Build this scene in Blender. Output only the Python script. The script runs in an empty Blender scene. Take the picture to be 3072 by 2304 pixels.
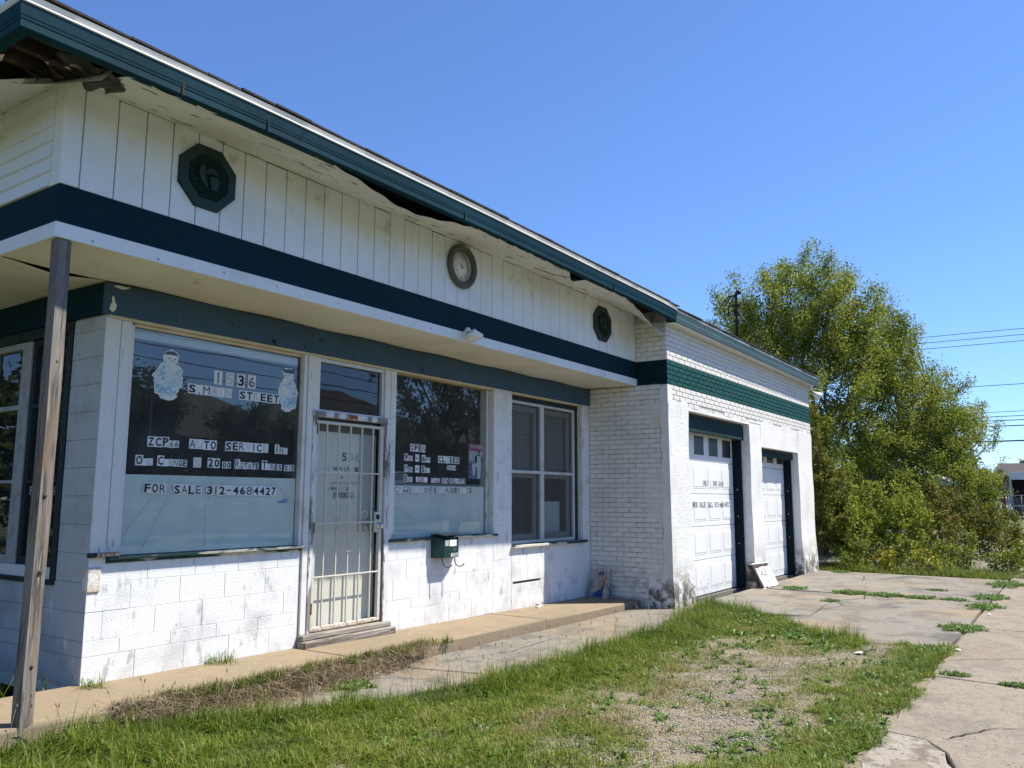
import bpy, math, random
import numpy as np
from mathutils import Vector, Matrix
random.seed(7)
RNG = np.random.default_rng(11)
SC = bpy.context.scene
COL = SC.collection
R = math.radians

# ------------------------------------------------------------------ camera, sky, sun, exposure
cam_d = bpy.data.cameras.new('camera')
cam = bpy.data.objects.new('camera', cam_d)
COL.objects.link(cam)
SC.camera = cam
yaw, pitch, roll = R(55.562), R(7.942), R(0.1691)
fw = Vector((math.sin(yaw) * math.cos(pitch), math.cos(yaw) * math.cos(pitch), math.sin(pitch)))
rt = Vector((math.cos(yaw), -math.sin(yaw), 0))
up = rt.cross(fw)
rt2 = rt * math.cos(roll) + up * math.sin(roll)
up2 = -rt * math.sin(roll) + up * math.cos(roll)
CAM = Vector((-3.1687, -5.7869, 1.2933))
cam.matrix_world = Matrix(((rt2.x, up2.x, -fw.x, CAM.x), (rt2.y, up2.y, -fw.y, CAM.y),
                           (rt2.z, up2.z, -fw.z, CAM.z), (0, 0, 0, 1)))
cam_d.sensor_width = 36
cam_d.lens = 36 * 2455.996 / 3072
cam_d.clip_start = 0.05
cam_d.clip_end = 3000

SUN_TO = Vector((1.009, -1.0, 2.15)).normalized()
W = bpy.data.worlds.new('World')
SC.world = W
W.use_nodes = True
nt = W.node_tree
bg = nt.nodes['Background']
sky = nt.nodes.new('ShaderNodeTexSky')
sky.sky_type = 'NISHITA'
sky.sun_disc = False
sky.sun_elevation = math.asin(SUN_TO.z)
sky.sun_rotation = math.atan2(SUN_TO.x, SUN_TO.y)
sky.altitude = 200
sky.air_density = 1.0
sky.dust_density = 0.0
sky.ozone_density = 10.0
hs = nt.nodes.new('ShaderNodeHueSaturation')
hs.inputs['Saturation'].default_value = 0.97
nt.links.new(sky.outputs[0], hs.inputs['Color'])
tintn = nt.nodes.new('ShaderNodeMix'); tintn.data_type = 'RGBA'; tintn.blend_type = 'MULTIPLY'
tintn.inputs[0].default_value = 1.0
tintn.inputs[7].default_value = (0.77, 0.83, 0.945, 1)              # clear deep blue spring sky
nt.links.new(hs.outputs[0], tintn.inputs[6])
nt.links.new(tintn.outputs[2], bg.inputs[0])
bg.inputs[1].default_value = 0.102

sun_d = bpy.data.lights.new('sun', 'SUN')
sun_d.energy = 4.0
sun_d.angle = R(0.5)
sun_d.color = (1.0, 0.94, 0.81)
sun = bpy.data.objects.new('sun', sun_d)
COL.objects.link(sun)
sun.rotation_euler = SUN_TO.to_track_quat('Z', 'Y').to_euler()
SC.view_settings.view_transform = 'Standard'
SC.view_settings.look = 'None'
SC.view_settings.exposure = 1.08
SC.view_settings.gamma = 1.0
SC.view_settings.use_curve_mapping = False
SC.render.engine = 'CYCLES'
SC.cycles.max_bounces = 8
SC.cycles.transparent_max_bounces = 12
SC.cycles.caustics_reflective = False
SC.cycles.caustics_refractive = False

# ------------------------------------------------------------------ materials
MATS = {}
def mat(name, col, rough=0.6, layers=(), bump=None, spec=0.4, metal=0.0, stretch=None, transl=None, obj=False):
    """col: base colour. layers: (scale, colour, lo, hi[, opts]) mixed over it by noise.
    opts: z=(z0,z1) limits the layer by height, st=(x,y,z) stretches its noise, amt strength."""
    if name in MATS:
        return MATS[name]
    m = bpy.data.materials.new(name)
    m.use_nodes = True
    t = m.node_tree
    N, L = t.nodes, t.links
    b = N['Principled BSDF']
    out = N['Material Output']
    b.inputs['Roughness'].default_value = rough
    b.inputs['Specular IOR Level'].default_value = spec
    b.inputs['Metallic'].default_value = metal
    if obj:
        tc = N.new('ShaderNodeTexCoord'); pos = tc.outputs['Object']
    else:
        g = N.new('ShaderNodeNewGeometry'); pos = g.outputs['Position']
    def coord(st):
        if not st:
            return pos
        v = N.new('ShaderNodeVectorMath'); v.operation = 'MULTIPLY'
        L.new(pos, v.inputs[0]); v.inputs[1].default_value = st
        return v.outputs[0]
    def noise(sc, st, det=6.0, ro=0.6):
        n = N.new('ShaderNodeTexNoise')
        n.inputs['Scale'].default_value = sc
        n.inputs['Detail'].default_value = det
        n.inputs['Roughness'].default_value = ro
        L.new(coord(st), n.inputs['Vector'])
        return n.outputs['Fac']
    def maprange(src, a, bb, c=0.0, d=1.0):
        r = N.new('ShaderNodeMapRange'); r.interpolation_type = 'SMOOTHSTEP'
        L.new(src, r.inputs[0])
        for i, v in zip((1, 2, 3, 4), (a, bb, c, d)):
            r.inputs[i].default_value = v
        return r.outputs[0]
    rgb = N.new('ShaderNodeRGB'); rgb.outputs[0].default_value = (*col, 1)
    cur = rgb.outputs[0]
    for ly in layers:
        sc, c2, lo, hi = ly[:4]
        o = ly[4] if len(ly) > 4 else {}
        if sc is None:                                   # vertex tint attribute
            a = N.new('ShaderNodeAttribute'); a.attribute_name = 'tint'
            f = maprange(a.outputs['Fac'], lo, hi)
        elif sc == 'rand':
            a = N.new('ShaderNodeObjectInfo')
            f = maprange(a.outputs['Random'], lo, hi)
        else:
            f = maprange(noise(sc, o.get('st', stretch), o.get('det', 6.0)), lo, hi)
        if 'z' in o:
            s = N.new('ShaderNodeSeparateXYZ'); L.new(pos, s.inputs[0])
            zz = maprange(s.outputs[2], o['z'][0], o['z'][1])
            mm = N.new('ShaderNodeMath'); mm.operation = 'MULTIPLY'
            L.new(f, mm.inputs[0]); L.new(zz, mm.inputs[1]); f = mm.outputs[0]
        if 'amt' in o:
            mm = N.new('ShaderNodeMath'); mm.operation = 'MULTIPLY'
            L.new(f, mm.inputs[0]); mm.inputs[1].default_value = o['amt']; f = mm.outputs[0]
        mx = N.new('ShaderNodeMix'); mx.data_type = 'RGBA'
        L.new(f, mx.inputs[0]); L.new(cur, mx.inputs[6])
        mx.inputs[7].default_value = (*c2, 1)
        cur = mx.outputs[2]
    L.new(cur, b.inputs['Base Color'])
    if bump:
        for_bump = noise(bump[0], bump[2] if len(bump) > 2 else stretch, 8.0, 0.65)
        bn = N.new('ShaderNodeBump')
        bn.inputs['Strength'].default_value = 1.0
        bn.inputs['Distance'].default_value = bump[1]
        L.new(for_bump, bn.inputs['Height'])
        L.new(bn.outputs[0], b.inputs['Normal'])
    if transl:
        tr = N.new('ShaderNodeBsdfTranslucent')
        L.new(cur, tr.inputs[0])
        ms = N.new('ShaderNodeMixShader'); ms.inputs[0].default_value = transl
        L.new(b.outputs[0], ms.inputs[1]); L.new(tr.outputs[0], ms.inputs[2])
        L.new(ms.outputs[0], out.inputs['Surface'])
    MATS[name] = m
    return m

def glass_mat(name, tint=(0.97, 0.985, 0.98), boost=1.7, rough=0.0, haze=0.0):
    m = bpy.data.materials.new(name); m.use_nodes = True
    t = m.node_tree; N, L = t.nodes, t.links
    N.remove(N['Principled BSDF'])
    fr = N.new('ShaderNodeFresnel'); fr.inputs[0].default_value = 1.5
    mu = N.new('ShaderNodeMath'); mu.operation = 'MULTIPLY'; mu.use_clamp = True
    mu.inputs[1].default_value = boost; L.new(fr.outputs[0], mu.inputs[0])
    g0 = N.new('ShaderNodeNewGeometry')                          # only the outer face mirrors, the inner one passes light
    inv = N.new('ShaderNodeMath'); inv.operation = 'SUBTRACT'; inv.inputs[0].default_value = 1.0
    L.new(g0.outputs['Backfacing'], inv.inputs[1])
    mu2 = N.new('ShaderNodeMath'); mu2.operation = 'MULTIPLY'
    L.new(mu.outputs[0], mu2.inputs[0]); L.new(inv.outputs[0], mu2.inputs[1]); mu = mu2
    tr = N.new('ShaderNodeBsdfTransparent'); tr.inputs[0].default_value = (*tint, 1)
    gl = N.new('ShaderNodeBsdfGlossy'); gl.inputs['Roughness'].default_value = rough
    no = N.new('ShaderNodeTexNoise'); no.inputs['Scale'].default_value = 0.9
    bp = N.new('ShaderNodeBump'); bp.inputs['Strength'].default_value = 0.3; bp.inputs['Distance'].default_value = 0.01
    ge = N.new('ShaderNodeNewGeometry'); L.new(ge.outputs['Position'], no.inputs['Vector'])
    L.new(no.outputs['Fac'], bp.inputs['Height']); L.new(bp.outputs[0], gl.inputs['Normal'])
    first = tr.outputs[0]
    if haze:
        df = N.new('ShaderNodeBsdfDiffuse'); df.inputs[0].default_value = (0.35, 0.36, 0.36, 1)
        n2 = N.new('ShaderNodeTexNoise'); n2.inputs['Scale'].default_value = 5; L.new(ge.outputs['Position'], n2.inputs['Vector'])
        m2 = N.new('ShaderNodeMath'); m2.operation = 'MULTIPLY'; m2.inputs[1].default_value = 2 * haze
        L.new(n2.outputs['Fac'], m2.inputs[0])
        mh = N.new('ShaderNodeMixShader'); L.new(m2.outputs[0], mh.inputs[0])
        L.new(tr.outputs[0], mh.inputs[1]); L.new(df.outputs[0], mh.inputs[2]); first = mh.outputs[0]
    mx = N.new('ShaderNodeMixShader')
    L.new(mu.outputs[0], mx.inputs[0]); L.new(first, mx.inputs[1]); L.new(gl.outputs[0], mx.inputs[2])
    L.new(mx.outputs[0], N['Material Output'].inputs['Surface'])
    MATS[name] = m
    return m

GREY = (0.36, 0.36, 0.35)
M_block = mat('painted_block', (0.74, 0.745, 0.75), 0.75, [
    (2.2, (0.52, 0.525, 0.53), .48, .70, {'amt': .8}),
    (9, (0.40, 0.405, 0.40), .57, .67, {'st': (1, 1, .45), 'amt': .8}),
    (24, (0.27, 0.275, 0.27), .655, .69, {'st': (1.2, 1, .35), 'amt': .75}),
    (5, (0.33, 0.29, 0.24), .40, .75, {'z': (.16, -.06), 'amt': .55})], (60, .004))
M_blockside = mat('painted_block_shaded', (0.46, 0.475, 0.49), 0.8, [  # white block of the side wall, its shading put into the grey
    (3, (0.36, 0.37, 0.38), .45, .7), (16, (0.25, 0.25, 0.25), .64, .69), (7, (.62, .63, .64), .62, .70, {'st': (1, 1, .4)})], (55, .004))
M_mortar = mat('painted_mortar', (0.68, 0.68, 0.68), 0.9, [(6, (0.45, 0.45, 0.44), .5, .75)], (40, .004))
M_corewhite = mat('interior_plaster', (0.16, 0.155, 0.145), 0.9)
M_stucco = mat('painted_stucco', (0.74, 0.735, 0.72), 0.85, [
    (1.6, (0.56, 0.55, 0.53), .46, .74, {'amt': .7}), (7, (0.46, 0.455, 0.44), .58, .72, {'st': (1, 1, .3), 'amt': .7}),
    (26, (0.22, 0.21, 0.20), .69, .72),
    (4.5, (0.20, 0.18, 0.15), .34, .60, {'z': (.62, -.12)}),
    (9, (0.07, 0.065, 0.06), .44, .58, {'z': (.38, -.16)})], (28, .012))
M_brick = mat('white_painted_brick', (0.72, 0.71, 0.68), 0.8, [
    (3, (0.58, 0.57, 0.54), .45, .7, {'amt': .7}), (30, (0.30, 0.28, 0.26), .66, .70), (14, (0.16, 0.11, 0.09), .68, .72),
    (6, (0.25, 0.22, 0.20), .45, .66, {'z': (.55, -.1)}), (22, (0.22, 0.06, 0.05), .60, .64, {'z': (.6, .0)}),
    ('rand', (0.62, 0.60, 0.57), .4, 1.0, {'amt': .5})], (55, .004))
M_brickgreen = mat('green_painted_brick', (0.006, 0.074, 0.074), 0.75, [
    (5, (0.010, 0.102, 0.100), .42, .68), (34, (0.004, 0.045, 0.045), .55, .66), ('rand', (0.008, 0.062, 0.062), .3, 1.0, {'amt': .6})], (60, .004), spec=.15)
M_mortardark = mat('brick_joint_grey', (0.52, 0.51, 0.49), 0.95, [(9, (0.25, 0.24, 0.22), .48, .70)], (40, .004))
M_mortargreen = mat('brick_joint_green', (0.003, 0.028, 0.030), 0.95)
M_band = mat('navy_green_paint', (0.003, 0.021, 0.034), 0.75, [(4, (0.004, 0.027, 0.042), .45, .75), (40, (.03, .05, .06), .72, .74)], (30, .002), spec=.12)
M_header = mat('slate_teal_paint', (0.052, 0.094, 0.150), 0.8, [(2, (0.060, 0.108, 0.166), .4, .7), (45, (.30, .30, .29), .715, .73),
    (11, (.016, .045, .06), .62, .72)], (40, .002), spec=.15)
M_gutter = mat('teal_gutter_enamel', (0.003, 0.030, 0.046), 0.65, [(1.5, (0.005, 0.042, 0.060), .4, .7), (30, (.09, .15, .165), .71, .73), (6, (.003, .020, .030), .60, .72), (3, (.010, .060, .075), .58, .70, {'st': (.3, 1, 3), 'amt': .7})], spec=.10)
M_fasciaold = mat('faded_teal_board', (0.019, 0.058, 0.074), 0.7, [(2.4, (0.029, 0.078, 0.094), .42, .66, {'st': (.3, 1, 1)}), (20, (.03, .09, .11), .62, .7)], (40, .002))
M_white = mat('white_trim_paint', (0.74, 0.75, 0.76), 0.55, [(1.8, (0.62, 0.625, 0.62), .5, .75), (30, (0.25, 0.2, 0.15), .735, .75)], (25, .001))
M_drip = mat('drip_edge_white', (0.70, 0.69, 0.67), 0.4, [(2.2, (0.5, 0.47, 0.43), .5, .72), (14, (.35, .24, .16), .70, .74)])
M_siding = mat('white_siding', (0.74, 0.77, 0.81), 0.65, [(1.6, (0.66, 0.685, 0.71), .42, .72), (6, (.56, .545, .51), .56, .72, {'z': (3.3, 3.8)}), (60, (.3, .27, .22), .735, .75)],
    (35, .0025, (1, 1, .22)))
M_soffit = mat('cream_soffit', (0.74, 0.725, 0.685), 0.8, [(1.7, (0.66, 0.64, 0.595), .42, .70), (8, (0.50, 0.45, 0.36), .60, .72), (45, (.12, .10, .08), .715, .73)], (4, .012))
M_soffit2 = mat('cream_soffit_stained', (0.75, 0.75, 0.735), 0.8, [(1.7, (0.67, 0.665, 0.64), .42, .70), (5, (0.20, 0.18, 0.15), .57, .68, {'st': (1, 2.2, 1)}), (40, (.1, .09, .07), .70, .73)], (5, .010))
M_rot = mat('rotten_wood', (0.035, 0.027, 0.020), 0.95, [(12, (0.10, 0.08, 0.055), .55, .7), (30, (.2, .17, .12), .66, .72)], (30, .02))
M_shingle = mat('dark_shingle', (0.035, 0.033, 0.034), 0.9, [(8, (.06, .055, .05), .5, .7)], (60, .006))
M_frame = mat('worn_white_frame', (0.70, 0.69, 0.66), 0.65, [(3, (0.55, 0.53, 0.48), .5, .72), (16, (0.36, 0.34, 0.31), .61, .66, {'st': (1, 1, .18)}), (34, (.20, .17, .14), .70, .73)], (22, .003, (1, 1, .2)))
M_peel = mat('peeling_white_wood', (0.66, 0.66, 0.66), 0.75, [(9, (0.24, 0.22, 0.21), .50, .56, {'st': (1, 1, .16)}), (22, (.14, .12, .11), .60, .64, {'st': (1, 1, .2)})], (16, .006, (1, 1, .15)))
M_sill = mat('peeling_green_sill', (0.012, 0.050, 0.050), 0.7, [(5, (0.55, 0.53, 0.45), .50, .56, {'st': (.35, 1, 1.6)}), (14, (.24, .21, .17), .60, .66, {'st': (.3, 1, 1.4)})], (18, .006, (.3, 1, 1.5)))
M_cream = mat('cream_wood_trim', (0.60, 0.50, 0.34), 0.75, [(4, (.68, .60, .46), .45, .7), (12, (.30, .17, .08), .66, .72)], (18, .004))
M_darktrim = mat('black_green_trim', (0.010, 0.020, 0.024), 0.6, [(20, (.03, .05, .055), .55, .7), (30, (.35, .35, .33), .715, .73)], (20, .003))
M_alu = mat('aluminium_frame', (0.62, 0.63, 0.64), 0.42, [(6, (.48, .48, .47), .5, .7)], metal=.25)
M_paper = mat('mint_window_paper', (0.88, 0.93, 0.86), 0.55, [(1.4, (0.82, 0.88, 0.82), .42, .68), (5, (.90, .94, .88), .58, .75)], (9, .003))
M_blind = mat('grey_window_shade', (0.135, 0.135, 0.130), 0.85, [(1.2, (.11, .11, .105), .4, .7)])
M_shade_door = mat('door_roller_shade', (0.80, 0.75, 0.655), 0.85, [(.9, (.73, .68, .595), .42, .68), (14, (.74, .69, .60), .5, .8, {'st': (1, 1, .05)})])
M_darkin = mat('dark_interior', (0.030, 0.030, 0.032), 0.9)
M_gatepaint = mat('cream_gate_paint', (0.60, 0.57, 0.50), 0.5, [(20, (.50, .44, .36), .55, .7), (26, (.32, .13, .04), .45, .60, {'z': (.20, .07)})])
M_steel = mat('brushed_steel', (0.62, 0.62, 0.62), 0.28, metal=.9)
M_rust = mat('rusty_hinge', (0.10, 0.05, 0.03), 0.8, [(40, (.24, .10, .04), .5, .6)])
M_black = mat('black_paint', (0.012, 0.012, 0.013), 0.5)
M_oldwood = mat('grey_weathered_wood', (0.22, 0.195, 0.165), 0.85, [
    (5, (0.070, 0.060, 0.052), .44, .60, {'st': (6, 6, .35)}), (14, (.33, .295, .255), .56, .68, {'st': (6, 6, .25)}),
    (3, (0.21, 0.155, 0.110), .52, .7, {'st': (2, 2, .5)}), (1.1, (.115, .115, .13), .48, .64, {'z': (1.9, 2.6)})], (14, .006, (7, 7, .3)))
M_knot = mat('wood_knot', (0.13, 0.085, 0.055), 0.9, [(60, (.06, .04, .028), .45, .6)])
M_stepwood = mat('worn_step_wood', (0.30, 0.27, 0.235), 0.9, [(6, (.12, .10, .085), .46, .60, {'st': (.3, 5, 5)}), (14, (.5, .48, .44), .58, .68, {'st': (.3, 5, 5)})], (12, .01, (.3, 6, 6)))
M_gdoor = mat('white_garage_door', (0.76, 0.765, 0.78), 0.45, [(1.3, (.70, .705, .715), .45, .7), (7, (.55, .53, .48), .62, .76, {'z': (.45, -.15)})])
M_doorglass = mat('dark_grimy_pane', (0.030, 0.030, 0.031), 0.35, [(6, (.055, .055, .054), .45, .7)], spec=.3)
M_card = mat('white_sticker', (0.72, 0.72, 0.72), 0.5, [('rand', (.62, .62, .60), .2, 1.0)])
M_ink = mat('black_sticker_ink', (0.010, 0.010, 0.012), 0.5)
M_inkgrey = mat('worn_sticker_ink', (0.10, 0.10, 0.10), 0.6, [(90, (.45, .45, .44), .5, .62)])
M_inkfade = mat('faded_sticker_ink', (0.42, 0.43, 0.43), 0.6, [(70, (.58, .58, .58), .45, .6)])
M_concrete = mat('sandy_concrete', (0.275, 0.212, 0.138), 0.9, [
    (4, (.205, .160, .108), .52, .66, {'amt': .8}), (24, (.20, .158, .108), .54, .63, {'amt': .6}),
    (1.2, (0.235, 0.187, 0.125), .42, .70), (9, (0.30, 0.24, 0.165), .55, .75), (85, (0.14, 0.112, 0.08), .60, .66, {'amt': .7}), (50, (.36, .31, .24), .66, .72, {'amt': .6})], (70, .004))
M_concgrey = mat('grey_weathered_concrete', (0.215, 0.200, 0.172), 0.92, [
    (18, (.140, .130, .113), .53, .62, {'amt': .75}), (36, (.31, .275, .22), .57, .64, {'amt': .65}),
    (.55, (0.265, 0.207, 0.140), .48, .62), (1.1, (0.165, 0.147, 0.124), .50, .66), (10, (.26, .22, .172), .56, .72, {'amt': .6}),
    (95, (.10, .087, .07), .60, .66, {'amt': .75}), (60, (.37, .325, .27), .665, .72, {'amt': .6}), (.8, (.105, .097, .088), .57, .67), (2.6, (.14, .127, .11), .53, .62, {'amt': .8}), (5, (.29, .235, .165), .58, .66, {'amt': .7})], (80, .007))
M_walk = mat('pitted_sidewalk_concrete', (0.262, 0.225, 0.178), 0.92, [
    (3.2, (.195, .170, .138), .48, .62), (16, (.185, .162, .130), .53, .62, {'amt': .75}), (33, (.35, .30, .235), .57, .64, {'amt': .7}),
    (.9, (0.225, 0.180, 0.130), .45, .68), (12, (.31, .25, .185), .52, .7, {'amt': .6}),
    (26, (.06, .05, .04), .635, .665, {'st': (.55, 1.9, 1)}), (75, (.145, .12, .094), .59, .65, {'amt': .8}), (60, (.42, .37, .305), .65, .71, {'amt': .6})], (60, .009))
M_spall = mat('spalled_white_concrete', (0.36, 0.32, 0.27), 0.95, [(7, (.20, .17, .135), .48, .62), (22, (.14, .12, .10), .62, .68)], (24, .03))
M_soil = mat('gravelly_soil', (0.25, 0.205, 0.140), 0.95, [
    (1.3, (0.155, 0.130, 0.08), .44, .64), (55, (.37, .32, .25), .54, .66), (90, (.08, .066, .048), .56, .64), (2.1, (.09, .10, .035), .54, .70)], (70, .012))
M_far = mat('far_ground', (0.10, 0.13, 0.045), 0.95, [(.35, (.20, .18, .11), .46, .62), (3, (.07, .10, .03), .5, .7)], (20, .02))
M_lawn = mat('mown_grass_far', (0.085, 0.110, 0.028), 0.95, [(.6, (.11, .135, .035), .4, .7), (5, (.06, .08, .02), .5, .7)], (30, .02))
M_asphalt = mat('asphalt', (0.13, 0.128, 0.125), 0.9, [(20, (.17, .165, .16), .5, .7)], (80, .004))
M_mailgreen = mat('mailbox_green', (0.008, 0.040, 0.036), 0.45, [(12, (.012, .055, .05), .45, .7)])
M_clockrim = mat('clock_rim_bronze', (0.075, 0.071, 0.060), 0.45, [(12, (.10, .095, .08), .45, .7)])
M_clockface = mat('clock_face_stained', (0.90, 0.90, 0.87), 0.6, [(9, (.78, .78, .72), .45, .65), (22, (.92, .92, .91), .5, .7)])
M_vent = mat('dark_green_vinyl', (0.006, 0.026, 0.024), 0.55, [(8, (.009, .034, .032), .4, .7)])
M_bulb = mat('white_lamp_housing', (0.75, 0.75, 0.73), 0.35)
M_bulbglass = mat('frosted_bulb', (0.66, 0.64, 0.58), 0.18, spec=.6)
M_poster = {}
FR_N = None
G_win = glass_mat('shop_window_glass', boost=2.5, haze=.06)  # pale haze stands in for ambient light in the dark interior
G_win2 = glass_mat('storm_window_glass', tint=(.92, .94, .94), boost=1.5, haze=.03)
G_door = glass_mat('door_glass', boost=.7, haze=.02)
G_side = glass_mat('side_window_glass', tint=(.8, .82, .82), boost=.9, haze=.02)
G_dark = glass_mat('transom_glass', tint=(.55, .58, .6), boost=1.5, haze=.04)

# ------------------------------------------------------------------ helpers
def link(o, parent=None):
    COL.objects.link(o)
    if parent is not None:
        o.parent = parent
    return o

def tag(o, label=None, cat=None, group=None, kind=None):
    if label: o['label'] = label
    if cat: o['category'] = cat
    if group: o['group'] = group
    if kind: o['kind'] = kind
    return o

ORG = {}
def thing(name, loc, label, cat, group=None, rz=0.0):
    o = bpy.data.objects.new(name, None)
    o.empty_display_size = 0.2
    o.location = loc
    o.rotation_euler = (0, 0, rz)
    link(o)
    ORG[o.name] = Vector(loc)
    return tag(o, label, cat, group)

class MB:
    def __init__(s):
        s.v, s.f, s.m, s.mats, s.smooth = [], [], [], [], []
    def mi(s, m):
        if m not in s.mats: s.mats.append(m)
        return s.mats.index(m)
    def add(s, vs, fs, m, smooth=False):
        o = len(s.v); i = s.mi(m)
        s.v += [tuple(v) for v in vs]
        for f in fs:
            s.f.append(tuple(o + k for k in f)); s.m.append(i); s.smooth.append(smooth)
    def box(s, x0, x1, y0, y1, z0, z1, m, ch=0.0):
        if x0 > x1: x0, x1 = x1, x0
        if y0 > y1: y0, y1 = y1, y0
        if z0 > z1: z0, z1 = z1, z0
        vs, fs = cbox(x1 - x0, y1 - y0, z1 - z0, ch)
        c = Vector(((x0 + x1) / 2, (y0 + y1) / 2, (z0 + z1) / 2))
        s.add([Vector(v) + c for v in vs], fs, m)
    def obox(s, c, ax, ay, az, hx, hy, hz, m, ch=0.0):
        vs, fs = cbox(2 * hx, 2 * hy, 2 * hz, ch)
        s.add([c + ax * v[0] + ay * v[1] + az * v[2] for v in vs], fs, m)
    def tube(s, pts, r, m, n=6, cap=True, smooth=True):
        pts = [Vector(p) for p in pts]
        rs = r if isinstance(r, (list, tuple)) else [r] * len(pts)
        vs = []; pu = None
        for i, p in enumerate(pts):
            d = (pts[min(i + 1, len(pts) - 1)] - pts[max(i - 1, 0)]).normalized()
            if pu is None:
                pu = d.orthogonal().normalized()
            else:
                pu = (pu - d * pu.dot(d))
                pu = pu.normalized() if pu.length > 1e-6 else d.orthogonal().normalized()
            w = d.cross(pu)
            for k in range(n):
                a = 2 * math.pi * k / n
                vs.append(p + (pu * math.cos(a) + w * math.sin(a)) * rs[i])
        fs = [(i * n + k, i * n + (k + 1) % n, (i + 1) * n + (k + 1) % n, (i + 1) * n + k)
              for i in range(len(pts) - 1) for k in range(n)]
        if cap:
            fs += [tuple(range(n - 1, -1, -1)), tuple((len(pts) - 1) * n + k for k in range(n))]
        s.add(vs, fs, m, smooth)
    def lathe(s, prof, origin, axis, m, n=32, smooth=True):
        axis = Vector(axis).normalized(); u = axis.orthogonal().normalized(); w = axis.cross(u); o = Vector(origin)
        vs = [o + axis * h + (u * math.cos(2 * math.pi * k / n) + w * math.sin(2 * math.pi * k / n)) * r for r, h in prof for k in range(n)]
        fs = [(i * n + k, i * n + (k + 1) % n, (i + 1) * n + (k + 1) % n, (i + 1) * n + k) for i in range(len(prof) - 1) for k in range(n)]
        if prof[0][0] > 1e-5: fs.append(tuple(range(n - 1, -1, -1)))
        if prof[-1][0] > 1e-5: fs.append(tuple((len(prof) - 1) * n + k for k in range(n)))
        s.add(vs, fs, m, smooth)
    def poly(s, F, pts, n0, n1, m):
        """flat outline pts (u,v) extruded from n0 to n1 in frame F"""
        k = len(pts)
        vs = [F(u, v, n1) for u, v in pts] + [F(u, v, n0) for u, v in pts]
        fs = [tuple(range(k)), tuple(range(2 * k - 1, k - 1, -1))]
        fs += [(i, i + k, (i + 1) % k + k, (i + 1) % k) for i in range(k)]
        s.add(vs, fs, m)
    def fbox(s, F, u0, u1, v0, v1, n0, n1, m, ch=0.0):
        vs, fs = cbox(u1 - u0, v1 - v0, n1 - n0, ch)
        s.add([F(v[0] + (u0 + u1) / 2, v[1] + (v0 + v1) / 2, v[2] + (n0 + n1) / 2) for v in vs], fs, m)
    def grid(s, fn, nu, nv, m, smooth=True):
        vs = [fn(i / nu, j / nv) for j in range(nv + 1) for i in range(nu + 1)]
        fs = [(j * (nu + 1) + i, j * (nu + 1) + i + 1, (j + 1) * (nu + 1) + i + 1, (j + 1) * (nu + 1) + i) for j in range(nv) for i in range(nu)]
        s.add(vs, fs, m, smooth)
    def mesh(s, name, off=(0, 0, 0)):
        me = bpy.data.meshes.new(name)
        off = Vector(off)
        me.from_pydata([Vector(v) - off for v in s.v], [], s.f)
        for m in s.mats: me.materials.append(m)
        me.polygons.foreach_set('material_index', s.m)
        me.polygons.foreach_set('use_smooth', s.smooth)
        me.update()
        return me
    def build(s, name, parent=None, label=None, cat=None, group=None, kind=None, off=None):
        """parent chain gives the origin: vertices are written in world space"""
        root = parent
        while root is not None and root.name not in ORG and root.parent is not None:
            root = root.parent
        o0 = off if off is not None else (ORG[root.name] if root is not None and root.name in ORG else Vector((0, 0, 0)))
        o = bpy.data.objects.new(name, s.mesh(name, o0))
        if parent is None and off is not None: o.location = off
        link(o, parent)
        return tag(o, label, cat, group, kind)

def cbox(a, b, c, ch=0.0):
    a, b, c = a / 2, b / 2, c / 2
    if ch <= 0 or ch * 2.2 > 2 * min(a, b, c):
        vs = [(x, y, z) for x in (-a, a) for y in (-b, b) for z in (-c, c)]
        return vs, [(0, 1, 3, 2), (4, 6, 7, 5), (0, 4, 5, 1), (2, 3, 7, 6), (0, 2, 6, 4), (1, 5, 7, 3)]
    vs = []; idx = {}
    for sx in (-1, 1):
        for sy in (-1, 1):
            for sz in (-1, 1):
                for ax in range(3):
                    d = [a - ch, b - ch, c - ch]; d[ax] += ch
                    idx[(sx, sy, sz, ax)] = len(vs)
                    vs.append((sx * d[0], sy * d[1], sz * d[2]))
    fs = []
    for ax in range(3):
        o1, o2 = [k for k in range(3) if k != ax]
        for sg in (-1, 1):
            q = []
            for p1, p2 in ((-1, -1), (1, -1), (1, 1), (-1, 1)):
                k = [0, 0, 0]; k[ax] = sg; k[o1] = p1; k[o2] = p2
                q.append(idx[(*k, ax)])
            fs.append(tuple(q))
    for ax in range(3):
        o1, o2 = [k for k in range(3) if k != ax]
        for p1 in (-1, 1):
            for p2 in (-1, 1):
                def g(sg, w):
                    k = [0, 0, 0]; k[ax] = sg; k[o1] = p1; k[o2] = p2
                    return idx[(*k, w)]
                fs.append((g(-1, o1), g(1, o1), g(1, o2), g(-1, o2)))
    for sx in (-1, 1):
        for sy in (-1, 1):
            for sz in (-1, 1):
                fs.append(tuple(idx[(sx, sy, sz, k)] for k in range(3)))
    # outward winding
    out = []
    for f in fs:
        p = [Vector(vs[k]) for k in f]
        n = (p[1] - p[0]).cross(p[2] - p[0]); c0 = sum(p, Vector()) / len(p)
        out.append(f if n.dot(c0) > 0 else f[::-1])
    return vs, out

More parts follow.
